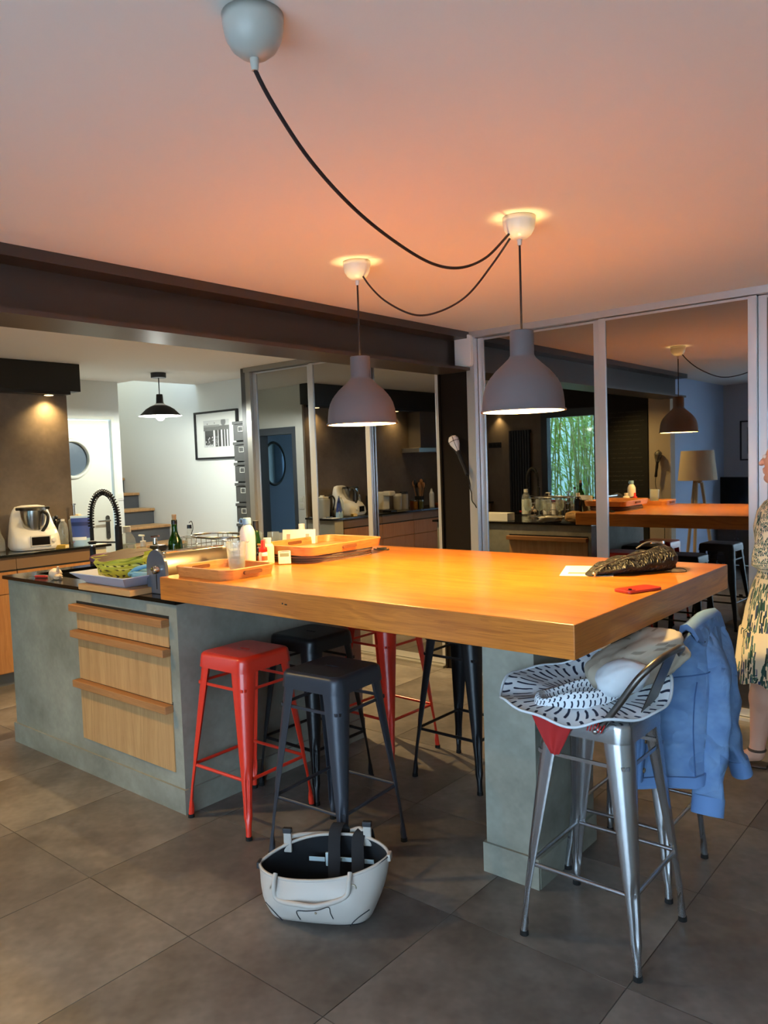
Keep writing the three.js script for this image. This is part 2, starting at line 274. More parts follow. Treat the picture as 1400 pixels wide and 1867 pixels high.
// stairs ------------------------------------------------------------------
{
  const st = thing('staircase', 'winding stairs with oak treads and dark grey risers', 'stairs', [-4.0, 0, 0]);
  for (let k = 0; k < 10; k++) {
    const y = .065 + k * .18, x = -4.37 + 5 * .30 - k * .30 + 4.0;
    part('riser', bb(x - .34, x - .03, Math.max(0, y - .18), y - .03, -.455, .33), mat(0x55595f, .6), st, 'dark grey riser');
    part('tread', metreUV(bb(x - .36, x, y - .03, y, -.455, .345, .006), true), M.oak, st, 'oak tread');
  }
  const sl = thing('stair_globe', 'round opal globe lamp high over the stairs', 'lamp', [-5.05, 4.3, -.05]); part('stem', cyl(.01, .01, .5, 0, -.25, 0, 10), M.steel, sl); part('globe', sph(.1, 0, -.58, 0), mat(0xffffff, .5, 0, { emissive: HALL, emissiveIntensity: 2 }), sl, 'opal glass globe'); { const L = new THREE.PointLight(HALL, 1.5, 0, 2); L.position.set(0, -.58, 0); L.castShadow = true; L.shadow.radius = 4; sl.add(L); }
  const bg = single('cushion', pouch(.22, .2, .3, .06, 4, 3, .8), mat(0x4c5054, .7), 'dark grey rounded bundle lying on the stairs', 'bundle', [-4.83, 1.415, .12]);
}
struct('garden_wall', bb(-7, .5, -.1, 3.4, 8.2, 8.4), mat(0x9fc6c4, .9), 'pale turquoise garden wall behind the bamboo', 'garden wall');
// outdoors ----------------------------------------------------------------
struct('ground', [bb(-12, 12, -.2, -.1, ZW + .2, 20)].map((g) => metreUV(g)), mat(0xb2b2ae, .95), 'pale paved terrace outside the windows', 'ground');
{
  const leafShape = new THREE.Shape(); leafShape.moveTo(0, 0); leafShape.quadraticCurveTo(.012, .05, 0, .15); leafShape.quadraticCurveTo(-.012, .05, 0, 0);
  const leafG = new THREE.ShapeGeometry(leafShape, 4), leafM = phys({ color: 0xa8c878, roughness: .9, transmission: .45, thickness: 0, side: THREE.DoubleSide }), culmM = mat(0x75853f, .5);
  const spots = [[-2.5, 5.9], [-2.1, 6.3], [-2.95, 6.2], [-1.75, 5.8], [-1.9, 6.9], [-2.6, 7.0], [-3.2, 6.9], [-1.45, 6.4]];
  const names = ['leftmost', 'second', 'third', 'nearest', 'fifth', 'tall rear', 'far rear', 'right rear'];
  spots.forEach(([x, z], i) => {
    const b = thing('bamboo', 'green bamboo clump seen through the garden window', 'bamboo', [x, -.1, z], 0, 'bamboo outside the garden window'), dummy = new THREE.Object3D(), leaves = 520;
    const culms = []; for (let k = 0; k < 7; k++) { const a = rr(0, 6.28), d = rr(.02, .22), h = rr(2.2, 3.1), lx = rr(-.3, .3), lz = rr(-.2, .2); culms.push([a, d, h, lx, lz]); part('culm', tube([V(Math.cos(a) * d, 0, Math.sin(a) * d), V(Math.cos(a) * d + lx * .3, h * .5, Math.sin(a) * d + lz * .3), V(Math.cos(a) * d + lx, h, Math.sin(a) * d + lz)], .011, 6, 6), culmM, b); }
    const im = lit(new THREE.InstancedMesh(leafG, leafM, leaves)); im.name = 'leaves'; im.userData.kind = 'stuff';
    for (let k = 0; k < leaves; k++) { const [a, d, h, lx, lz] = culms[k % 7], t = Math.sqrt(rr(.06, 1)); dummy.position.set(Math.cos(a) * d + lx * t * t + rr(-.17, .17), h * t, Math.sin(a) * d + lz * t * t + rr(-.17, .17)); dummy.rotation.set(rr(1.4, 2.8), rr(0, 6.28), rr(-.5, .5)); dummy.scale.set(rr(1.1, 1.9), rr(.8, 1.4), 1); dummy.updateMatrix(); im.setMatrixAt(k, dummy.matrix); im.setColorAt(k, new THREE.Color().setHSL(rr(.2, .28), rr(.3, .5), rr(.5, .8))); }
    b.add(im);
  });
}
// ------------------------------------------------------------------ island, table, kitchen run
const plinthM = M.concrete;
{ // island
  const i = thing('kitchen_island', 'grey waxed concrete kitchen island with oak drawers', 'island', [0, 0, 0]);
  const x0 = -1.40, x1 = .255, z0 = 1.51, z1 = 2.742, top = WT - .02;
  const hx0 = -1.33, hx1 = -.80, hz0 = 2.22, hz1 = 2.60;               // sink hole
  const ring = (a0, a1, b0, b1, y0, y1, hole) => { const s = new THREE.Shape([V2(a0, -b1), V2(a1, -b1), V2(a1, -b0), V2(a0, -b0)]); if (hole) s.holes.push(new THREE.Path([V2(hx0, -hz1), V2(hx0, -hz0), V2(hx1, -hz0), V2(hx1, -hz1)])); return flat(ext(s, y1 - y0)).translate(0, y0, 0); };
  part('body', metreUV(join([bb(x0, x1, 0, .78, z0, z1), ring(x0, x1, z0, z1, .78, top, true)])), M.concrete, i);
  part('plinth', metreUV(join([bb(x0 - .012, x1 + .012, 0, .115, z1, z1 + .012), bb(x1, x1 + .012, 0, .115, z0, z1), bb(x0 - .012, x0, 0, .115, z0, z1)])), M.concrete, i);
  part('worktop', ring(x0 - .045, x1 + .012, z0 - .02, z1 + .014, top + .0005, WT, true), M.granite, i, 'black polished stone worktop');
  const s = part('sink', [bb(hx0, hx1, .79, .80, hz0, hz1), bb(hx0 - .001, hx0 + .006, .79, top, hz0, hz1), bb(hx1 - .006, hx1 + .001, .79, top, hz0, hz1), bb(hx0, hx1, .79, top, hz0 - .001, hz0 + .006), bb(hx0, hx1, .79, top, hz1 - .006, hz1 + .001)], mat(0x222222, .35, .4), i, 'dark undermounted sink');
  part('drain', cyl(.04, .04, .004, (hx0 + hx1) / 2, .803, (hz0 + hz1) / 2), M.steel, s);
  const dr = (dx0, dx1, y0, y1, z, dir) => {
    const d = part('drawer', metreUV(bb(dx0, dx1, y0, y1, Math.min(z, z + dir * .006), Math.max(z, z + dir * .006)), true, dx0, y0), M.oak, i, 'oak drawer front');
    part('handle', metreUV(bb(dx0 - .012, dx1 + .004, y1 - .004, y1 + .032, Math.min(z, z + dir * .045), Math.max(z, z + dir * .045), .003), false, y0, dx0), M.oakDark, d, 'oak ledge handle');
    part('shadow_gap', bb(dx0 - .003, dx1 + .003, y1 - .001, y1 + .045, Math.min(z, z + dir * .002), Math.max(z, z + dir * .002)), M.blackMatt, d);
  };
  for (const [a, b] of [[.766, .866], [.502, .729], [.182, .466]]) dr(-.622, .190, a, b, z1, 1);
  for (const [a, b] of [[.70, .83], [.44, .66], [.14, .40]]) dr(-.565, .221, a, b, z0, -1);
}
{ // table
  const t = thing('bar_table', 'long oak bar table with a thick top resting on the island', 'table', [0, 0, 0]);
  part('tabletop', metreUV(bb(.191, 2.22, TB, TT, 1.34, 2.779, .003)), M.oakTable, t, 'thick oak slab top');
  part('table_leg', metreUV(bb(1.627, 1.845, .0, TB, 1.88, 2.35)), M.concrete, t, 'grey concrete slab leg');
  part('plinth', metreUV(join([bb(1.617, 1.855, 0, .115, 2.35, 2.362), bb(1.845, 1.857, 0, .115, 1.88, 2.35), bb(1.615, 1.627, 0, .115, 1.88, 2.35)])), M.concrete, t);
  part('nick', [bb(.997, 1.004, 1.045, 1.051, 2.7785, 2.7797), bb(1.012, 1.026, 1.043, 1.048, 2.7785, 2.7797)], M.blackMatt, t, 'small dark nick in the edge');
}
{ // counter run along the plaster wall
  const XB = -3.1185, XF = -2.62, zs = 1.34, ze = 4.52;
  const c = [[1.52, 2.12], [2.12, 2.72], [2.72, 3.32], [3.32, 3.92], [3.92, 4.5]];
  c.forEach(([a, b], k) => {
    const u = thing('base_cabinet', ['oak base cabinet under the food processor, nearest the hall', 'second oak base cabinet from the hall end', 'third oak base cabinet from the hall end', 'fourth oak base cabinet from the hall end', 'oak base cabinet beside the window wall'][k], 'cabinet', [0, 0, 0], 0, 'oak base cabinets along the plaster wall');
    part('carcass', bb(XB, XF - .04, .1, WT - .022, a + .001, b - .001), M.oakDark, u); part('kickboard', bb(XB, XF - .08, 0, .1, a + .001, b - .001), mat(0x77756c, .6), u);
    part('fascia', metreUV(bb(XF - .038, XF - .02, .875, WT - .022, a + .002, b - .002)), mat(0x7a5e44, .55), u);
    const d = part('drawer', metreUV(bb(XF - .038, XF - .014, .70, .862, a + .004, b - .004), true), M.oakKitchen, u, 'oak drawer front'); part('grip', bb(XF - .036, XF - .016, .863, .873, a + .004, b - .004), M.blackMatt, d);
    part('door', metreUV(bb(XF - .038, XF - .014, .11, .694, a + .004, b - .004), true), M.oakKitchen, u, 'oak cabinet door');
  });
  struct('wall_counter_end', metreUV(bb(XB, XF - .02, 0, WT - .021, 1.38, 1.515)), mat(0xb9b29c, .6), 'cream end panel of the kitchen counter', 'wall');
  single('worktop', [bb(XB, XF, WT - .02, WT, zs, 4.54, .002)], M.granite, 'long black stone worktop along the plaster wall', 'worktop');
  const h = thing('light_box', 'long black box with downlights along the plaster wall', 'light box', [-3.05, 0, 0]);
  part('casing', bb(-.068, .07, 2.262, CEIL - .002, 1.335, 4.54), mat(0x161614, .5), h); part('recess', bb(-.06, .06, 2.235, 2.262, 1.42, 4.54), M.black, h);
  for (const z of [1.58, 2.95]) {
    const d = part('downlight', cyl(.042, .042, .008, 0, 2.232, z, 24), M.steel, h); part('lens', cyl(.034, .034, .004, 0, 2.2275, z, 24), mat(0xfff0d0, .5, 0, { emissive: SPOT, emissiveIntensity: 9 }), d);
    const L = new THREE.SpotLight(SPOT, SPOT_POWER, 0, 1.15, .7, 2); L.position.set(0, 2.222, z); L.target.position.set(-.02, 1, z); L.castShadow = true; L.shadow.radius = 1.5; h.add(L, L.target);
  }
  const ex = thing('cooker_hood', 'slim stainless cooker hood over the counter', 'hood', [-3.1185, 1.70, 3.58]);
  part('canopy', bb(.002, .29, 0, .06, -.45, .45, .004), M.brushed, ex); part('chimney', bb(.002, .2, .06, .53, -.3, .3), mat(0x5a5044, .5), ex);
}
// warm ceiling downlight by the garden window
{
  const d = thing('ceiling_spot', 'round recessed ceiling spot near the garden window', 'spotlight', [-.75, CEIL, 4.0]);
  part('ring', lathe([[.032, -.012], [.045, -.010], [.05, -.001], [.032, -.001]], 28), M.steel, d); part('lens', cyl(.032, .032, .006, 0, -.006, 0), mat(0xfff0d0, .5, 0, { emissive: SPOT, emissiveIntensity: 7 }), d);
  const L = new THREE.SpotLight(WARM, 15, 0, 1.0, .8, 2); L.position.set(0, -.015, 0); L.target.position.set(.75, -2.4, -.1); L.castShadow = true; d.add(L, L.target);
  const d2 = thing('ceiling_spot', 'round recessed ceiling spot in front of the closet, over the kitchen passage', 'spotlight', [-1.2, CEIL, 1.0]);
  part('ring', lathe([[.032, -.012], [.045, -.010], [.05, -.001], [.032, -.001]], 28), M.steel, d2); part('lens', cyl(.032, .032, .006, 0, -.006, 0), mat(0xfff0d0, .5, 0, { emissive: SPOT, emissiveIntensity: 7 }), d2);
  const L3 = new THREE.SpotLight(SPOT, 36, 0, 1.25, .8, 2); L3.position.set(0, -.015, 0); L3.target.position.set(0, -2.4, 0); L3.castShadow = true; d2.add(L3, L3.target);
  const d3 = thing('ceiling_spot', 'round recessed ceiling spot over the island sink', 'spotlight', [-1.0, CEIL, 2.4]);
  part('ring', lathe([[.032, -.012], [.045, -.010], [.05, -.001], [.032, -.001]], 28), M.steel, d3); part('lens', cyl(.032, .032, .006, 0, -.006, 0), mat(0xfff0d0, .5, 0, { emissive: SPOT, emissiveIntensity: 7 }), d3);
  const L4 = new THREE.SpotLight(SPOT, 9, 0, 1.2, .8, 2); L4.position.set(0, -.015, 0); L4.target.position.set(-.3, -2.4, -.2); L4.castShadow = true; d3.add(L4, L4.target);
  const e = thing('wall_downlight', 'small black wall downlight left of the radiator', 'spotlight', [-2.5, 2.2, ZW - .001]);
  part('housing', bb(-.06, .06, 0, .07, -.09, 0, .006), M.black, e); part('lens', cyl(.03, .03, .004, 0, -.003, -.045), mat(0xfff0d0, .5, 0, { emissive: SPOT, emissiveIntensity: 7 }), e);
  const L2 = new THREE.SpotLight(SPOT, 1.2, 0, .9, .8, 2); L2.position.set(0, -.012, -.045); L2.target.position.set(0, -1.5, -.03); L2.castShadow = true; e.add(L2, L2.target);
}
// ------------------------------------------------------------------ pendants over the table
const canopyG = lathe([[0, -.085], [.012, -.0845], [.03, -.079], [.046, -.066], [.057, -.047], [.062, -.022], [.063, -.001], [0, -.001]], 36);
function pendant(x, z, label) {
  const p = thing('pendant_lamp', label, 'pendant lamp', [x, CEIL, z], 0, 'grey pendants over the table');
  const c = part('canopy', canopyG, M.cup, p, 'white ceiling cup'); part('cord_grip', cyl(.008, .010, .022, 0, -.095, 0, 14), M.cup, c);
  part('cord', cyl(.0042, .0042, .40, 0, -.29, 0, 10), M.cord, p, 'dark fabric cord');
  const yt = 2.063 - CEIL, prof = [[.0455, 0], [.046, -.09], [.052, -.102], [.075, -.124], [.104, -.15], [.126, -.176], [.127, -.180], [.132, -.184], [.145, -.210], [.153, -.24], [.157, -.275], [.158, -.298], [.164, -.301], [.164, -.307], [.157, -.307]];
  part('shade', lathe(prof.map(([r, y]) => [r, y + yt]), 56), M.shade, p, 'matt grey silicone bell shade');
  part('shade_liner', lathe([[.042, .001], [.0425, -.09], [.049, -.105], [.1, -.155], [.13, -.19], [.15, -.245], [.155, -.306]].map(([r, y]) => [r, y + yt]), 56), M.shadeIn, p, 'pale lining of the shade');
  part('neck_rim', lathe([[.0425, 0], [.044, .003], [.0455, 0]].map(([r, y]) => [r, y + yt]), 40), M.shade, p);
  part('socket', [cyl(.027, .026, .075, 0, yt - .06, 0, 18), ...[0, 1, 2].map((k) => { const a = k * 2.094 + .5; return capRod(V(0, yt - .012, 0), V(Math.cos(a) * .043, yt - .012, Math.sin(a) * .043), .002, 6); })], M.shade, p);
  const yb = yt - .20;
  part('bulb', lathe([[0, -.055], [.02, -.052], [.036, -.036], [.042, -.012], [.038, .012], [.024, .038], [.016, .066], [0, .068]], 24).translate(0, yb, 0), mat(0xfff2dc, .4, 0, { emissive: WARM, emissiveIntensity: 9 }), p, 'glowing bulb');
  const L = new THREE.PointLight(WARM, PENDANT_POWER, 0, 2); L.position.set(0, yb, 0); L.castShadow = true; L.shadow.radius = 1.6; L.shadow.bias = -.001; p.add(L);
}
pendant(.836, 2.09, 'grey bell pendant hanging nearer the island');
pendant(1.695, 2.12, 'grey bell pendant hanging nearer the mirrored doors, right one');
{ // ceiling cup and swagged cords
  const c = thing('ceiling_cup', 'large looking pale ceiling cup near the top of the picture', 'ceiling cup', [1.985, CEIL, 3.69]);
  part('cup', canopyG, mat(0xbdbdb6, .28), c); part('cord_grip', cyl(.007, .010, .024, 0, -.097, 0, 14), mat(0xbdbdb6, .28), c);
  const sw = (A, B, pts) => pts.map(([s, y]) => V(A[0] + (B[0] - A[0]) * s, y, A[1] + (B[1] - A[1]) * s));
  single('cable', tube(sw([1.985, 3.69], [1.668, 2.14], [[0, 2.388], [.012, 2.37], [.04, 2.338], [.116, 2.273], [.236, 2.215], [.383, 2.181], [.542, 2.172], [.678, 2.204], [.83, 2.288], [.985, 2.425], [1.0, 2.437]]), .0046, 90, 8), M.cord, 'dark cord swagged from the pale ceiling cup to the right pendant', 'cable');
  single('cable', tube(sw([1.664, 2.12], [.85, 2.09], [[-.01, 2.445], [.0, 2.435], [.112, 2.344], [.275, 2.239], [.445, 2.199], [.60, 2.203], [.81, 2.289], [.924, 2.372], [.99, 2.44]]), .0042, 70, 8), M.cord, 'dark cord swagged between the two grey pendants', 'cable');
}
{ // hall pendant
  const p = thing('hall_pendant', 'black industrial pendant lit in the white hall', 'pendant lamp', [-3.13, CEIL, .46]);
  part('canopy', cyl(.07, .07, .045, 0, -.0235, 0, 32), M.black, p); part('cord', cyl(.005, .005, .17, 0, -.125, 0, 8), M.blackMatt, p);
  const yb = -.40;
  part('shade', lathe([[.028, .20], [.03, .19], [.034, .12], [.05, .1], [.09, .085], [.13, .06], [.17, .02], [.195, 0], [.2, -.004]].map(([r, y]) => [r, y + yb]), 48), M.blackMatt, p);
  part('shade_liner', lathe([[.026, .19], [.03, .12], [.085, .08], [.125, .055], [.166, .016], [.193, -.003], [.2, -.004]].map(([r, y]) => [r, y + yb]), 48), M.white, p, 'white lining');
  part('bulb', sph(.042, 0, yb - .008, 0), mat(0xffffff, .4, 0, { emissive: HALL, emissiveIntensity: 8 }), p, 'glowing bulb');
  const L = new THREE.PointLight(HALL, HALL_POWER, 0, 2); L.position.set(0, yb - .008, 0); L.castShadow = true; L.shadow.radius = 1.6; p.add(L);
}
// ------------------------------------------------------------------ hall things
{
  const f = thing('framed_photograph', 'black framed black and white photograph of a shop front', 'picture', [-3.46, 1.935, -.459]);
  const w = .36, h = .255, b = .02;
  part('frame', [bb(-w, w, h - b, h, 0, .03), bb(-w, w, -h, -h + b, 0, .03), bb(-w, -w + b, -h + b, h - b, 0, .03), bb(w - b, w, -h + b, h - b, 0, .03)], M.black, f);
  part('mount', bb(-w + b, w - b, -h + b, h - b, .002, .012), mat(0xe6e6e0, .7), f, 'white card mount');
  const t = canvasTex(512, 350, (c, W, H) => {
    c.fillStyle = '#c9c9c6'; c.fillRect(0, 0, W, H); c.fillStyle = '#6d6d6b'; c.fillRect(0, 75, W, 60); c.fillStyle = '#8d8d8a'; c.fillRect(0, 60, 320, 25);
    c.fillStyle = '#3f3f3f'; c.fillRect(25, 135, 170, 150); c.fillStyle = '#2a2a2a'; c.fillRect(30, 200, 160, 120);
    for (let k = 0; k < 70; k++) { c.fillStyle = ['#d8d8d8', '#555', '#222', '#999'][k % 4]; c.fillRect(30 + hash(k, 1, 5) * 150, 210 + hash(k, 2, 5) * 125, 6 + hash(k, 3, 5) * 14, 5 + hash(k, 4, 5) * 16); }
    for (const [x, wd, col] of [[200, 26, '#e4e4e2'], [232, 52, '#3a3a3a'], [290, 8, '#ddd'], [300, 44, '#303030'], [350, 22, '#e8e8e6'], [376, 36, '#4a4a4a'], [415, 14, '#ddd'], [430, 30, '#3a3a3a'], [464, 20, '#e2e2e0'], [488, 20, '#555']]) { c.fillStyle = col; c.fillRect(x, 130, wd, H - 135); }
    for (let k = 0; k < 60; k++) { c.fillStyle = k % 2 ? '#bdbdbd' : '#1e1e1e'; c.fillRect(236 + (k % 6) * 8 + (k % 2 ? 0 : 62), 200 + hash(k, 6, 5) * 130, 7, 12); }
    c.fillStyle = '#777'; c.beginPath(); c.arc(400, 30, 48, 0, 7); c.fill(); c.fillStyle = '#444'; c.beginPath(); c.arc(80, 45, 8, 0, 7); c.arc(225, 38, 8, 0, 7); c.fill();
  });
  part('print', new THREE.PlaneGeometry(.43, .285).translate(0, .015, .0135), mat(0xffffff, .6, 0, { map: t }), f, 'black and white print of a shop front');
  part('glazing', bb(-w + b, w - b, -h + b, h - b, .018, .02), M.glass, f);
}
{
  const c = thing('card_file_tower', 'tall narrow grey card file tower beside the closet end', 'file cabinet', [-2.725, 0, -.3]);
  const fm = mat(0x3d3e3d, .6), sm = mat(0x222322, .6);
  part('carcass', bb(-.115, .115, .01, 2.02, -.15, .10), sm, c);
  for (let k = 0; k < 10; k++) {
    const y = 2.03 - k * .2, d = part('drawer', bb(-.112, .112, y - .185, y - .03, .10, .135), fm, c, 'grey card drawer'); 
    part('ledge', bb(-.113, .113, y - .028, y, .09, .150, .004), fm, d);
    part('label_holder', [bb(-.035, .035, y - .055, y - .05, .135, .14), bb(-.035, .035, y - .10, y - .095, .135, .14), bb(-.035, -.03, y - .095, y - .055, .135, .14), bb(.03, .035, y - .095, y - .055, .135, .14)], mat(0xd9d9d2, .5), d, 'pale label holder');
  }
}
function inspectionLamp(name, pos, tilt, wire, label, bulbM) {
  const t = thing(name, label, 'lamp', pos); const g = new THREE.Group; 
  const rot = (geo) => geo.rotateZ(tilt);
  part('handle', rot(lathe([[0, -.25], [.014, -.25], [.017, -.235], [.014, -.18], [.017, -.12], [.015, -.08], [.02, -.075], [.02, -.06], [0, -.06]], 16)), M.blackMatt, t, 'black rubber handle');
  part('bulb_glass', rot(lathe([[.012, -.06], [.017, -.045], [.036, .0], [.04, .03], [.03, .055], [0, .066]], 20)), bulbM, t, 'pale bulb');
  const cage = []; for (let k = 0; k < 6; k++) { const a = k * Math.PI / 3; cage.push(tube([V(.02 * Math.cos(a), -.065, .02 * Math.sin(a)), V(.042 * Math.cos(a), -.005, .042 * Math.sin(a)), V(.045 * Math.cos(a), .035, .045 * Math.sin(a)), V(.0, .075, 0)], .0018, 10, 5)); }
  cage.push(new THREE.TorusGeometry(.044, .002, 5, 24).rotateX(Math.PI / 2).translate(0, .015, 0)); part('wire_cage', rot(join(cage)), M.blackMatt, t, 'black wire cage');
  part('flex', tube(wire, .004, 40, 6), M.blackMatt, t, 'black flex'); return t;
}
inspectionLamp('inspection_lamp', [-.045, 1.70, .07], .42, [V(.105, -.23, 0), V(.115, -.3, -.01), V(.108, -.33, -.02), V(.125, -.36, -.01), V(.13, -.42, -.01), V(.155, -.45, -.01), V(.162, -.47, -.015)], 'caged inspection lamp hung on the dark column', mat(0xe8e6e0, .4));
inspectionLamp('inspection_lamp', [-.25, 1.55, ZW - .055], -.12, [V(-.03, -.25, 0), V(-.035, -.32, 0), V(-.01, -.45, 0), V(.04, -.62, 0), V(.06, -.8, .02), V(.05, -1.2, .04)], 'caged inspection lamp hung on the beige pillar', mat(0x77726a, .4));
// ------------------------------------------------------------------ bar stools
const STOOL_H = .76;
function legGeometry() {
  const rings = [], N = 26, c0 = .148, c1 = .206, yTop = .735;
  for (let i = 0; i <= N; i++) {
    const t = i / N, y = yTop * (1 - t) + .012 * t, c = c0 + (c1 - c0) * t;
    let w = t < .8 ? .078 - .052 * (t / .8) : .026; const rc = w * .62, groove = Math.max(0, Math.min(1, Math.min((t - .62) / .05, (.90 - t) / .04)));
    const o = [], inn = []; const tubeK = Math.max(0, Math.min(1, (t - .885) / .05));
    for (let k = 0; k <= 12; k++) {
      let px, pz, nx, nz;
      if (k < 2) { px = c; pz = c - w + (w - rc) * (k / 2); nx = 1; nz = 0; } else if (k > 10) { px = c - w + (w - rc) * ((12 - k) / 2); pz = c; nx = 0; nz = 1; }
      else { const a = (k - 2) / 8 * Math.PI / 2; nx = Math.cos(a); nz = Math.sin(a); px = c - rc + rc * nx; pz = c - rc + rc * nz; const m = Math.exp(-(((k - 6) / 1.7) ** 2)); px -= groove * m * .0095 * .707; pz -= groove * m * .0095 * .707; }
      o.push([px, pz]); inn.push([px - nx * .0035, pz - nz * .0035]);
    }
    const loop = [...o, ...inn.reverse()].map(([px, pz], k, arr) => {
      const a = k < 13 ? -Math.PI * .3 + k / 12 * Math.PI * 1.1 : -Math.PI * .3 + Math.PI * 1.1 + (k - 12) / 14 * Math.PI * .9, r = .0125, cx = c - .013;
      return V(px + (cx + r * Math.cos(a) - px) * tubeK, y, pz + (cx + r * Math.sin(a) - pz) * tubeK);
    });
    rings.push(loop.reverse());
  }
  return loft(rings.reverse());
}
const legG = legGeometry(), footG = cyl(.0145, .0135, .016, .193, .008, .193, 16);
const plateShape = rrShape(.262, .262, .034); { const h = new THREE.Path(); h.moveTo(-.026, -.006); h.lineTo(.026, -.006); h.absarc(.026, 0, .006, -Math.PI / 2, Math.PI / 2); h.lineTo(-.026, .006); h.absarc(-.026, 0, .006, Math.PI / 2, Math.PI * 1.5); plateShape.holes.push(h); }
const rrRing = (half, r, y, n = 6) => { const out = []; for (let q = 0; q < 4; q++) for (let k = 0; k <= n; k++) { const a = -(q + k / n) * Math.PI / 2, cx = (q === 0 || q === 3 ? 1 : -1) * (half - r), cz = (q < 2 ? -1 : 1) * (half - r); out.push(V(cx + r * Math.cos(a), y, cz + r * Math.sin(a))); } return out; };
const seatG = [flat(ext(plateShape, .004)).translate(0, STOOL_H - .004, 0), loft([rrRing(.130, .033, STOOL_H - .0005), rrRing(.142, .037, STOOL_H - .003), rrRing(.149, .04, STOOL_H - .011), rrRing(.1515, .042, STOOL_H - .022), rrRing(.156, .044, STOOL_H - .066), rrRing(.153, .042, STOOL_H - .066), rrRing(.1485, .04, STOOL_H - .022), rrRing(.139, .035, STOOL_H - .006), rrRing(.130, .033, STOOL_H - .004)].reverse(), { cap: false })];
const seatGeo = join(seatG);
function makeStool(m, label, back = false) {
  const t = thing(back ? 'back_stool' : 'bar_stool', label, 'stool', [0, 0, 0], 0, back ? 'silver stools at the table end' : 'backless stools under the table');
  part('seat', seatGeo, m, t, 'pressed metal seat with a grip slot');
  for (let k = 0; k < 4; k++) { const l = part('leg', legG, m, t); l.rotation.y = k * Math.PI / 2; part('rubber_foot', footG, M.rubber, l, 'black rubber foot'); }
  for (let k = 0; k < 4; k++) { const f = part('footrest', [capRod(V(-.168, .245, .178), V(.168, .245, .178), .0075), box(.02, .014, .006, -.165, .245, .180), box(.02, .014, .006, .165, .245, .180)], m, t); f.rotation.y = k * Math.PI / 2; }
  for (let k = 0; k < 4; k++) { const f = part('upper_brace', bb(-.145, .145, .615, .627, .148, .153), m, t); f.rotation.y = k * Math.PI / 2; }
  if (back) {
    part('back_tube', tube([V(.06, .728, .162), V(.075, .745, .163), V(.13, .82, .162), V(.19, .91, .152), V(.222, .948, .125), V(.234, .962, .08), V(.236, .964, 0), V(.234, .962, -.08), V(.222, .948, -.125), V(.19, .91, -.152), V(.13, .82, -.162), V(.075, .745, -.163), V(.06, .728, -.162)], .0105, 70, 10), M.gunDark, t, 'bent tube backrest');
    for (const s of [-1, 1]) part('bolt', [cyl(.016, .016, .006, 0, 0, 0, 16).rotateX(Math.PI / 2).translate(.062, .732, s * .172), sph(.009, .062, .732, s * .176, 12, 8)], m, t, 'round bolt head');
    part('back_plate', loft([0, .25, .5, .75, 1].map((u) => { const x = .142 + .092 * u, y = .735 + .225 * u, w = .058 - .008 * u, n = V(.925, -.38, 0).multiplyScalar(.0016); return [V(x, y, -w).add(n), V(x, y, w).add(n), V(x, y, w).sub(n), V(x, y, -w).sub(n)]; })), M.gunDark, t, 'flat metal back plate');
  }
  return t;
}
const place = (o, x, z, a = 0) => { o.position.set(x, 0, z); o.rotation.y = a; return o; };
const redStool = place(makeStool(M.red, 'red metal bar stool in front of the island end, nearest'), .486, 2.55, .03);
copy(redStool, [.512, 0, 1.60], -.02, 'red metal bar stool at the far side of the table');
place(makeStool(M.stoolDark, 'slate grey metal bar stool behind the white handbag'), 1.04, 2.56, .06);
const blackStool = place(makeStool(M.stoolBlack, 'black metal bar stool behind the red stool, in shadow'), .486, 2.13, 0);
copy(blackStool, [1.04, 0, 1.60], .0, 'black metal bar stool beside the concrete table leg');
const silverStool = place(makeStool(M.gun, 'silver metal stool with a low back holding the striped hat', true), 2.135, 2.43, 0);
copy(silverStool, [2.06, 0, 1.965], .0, 'silver metal stool with a denim jacket on its back');

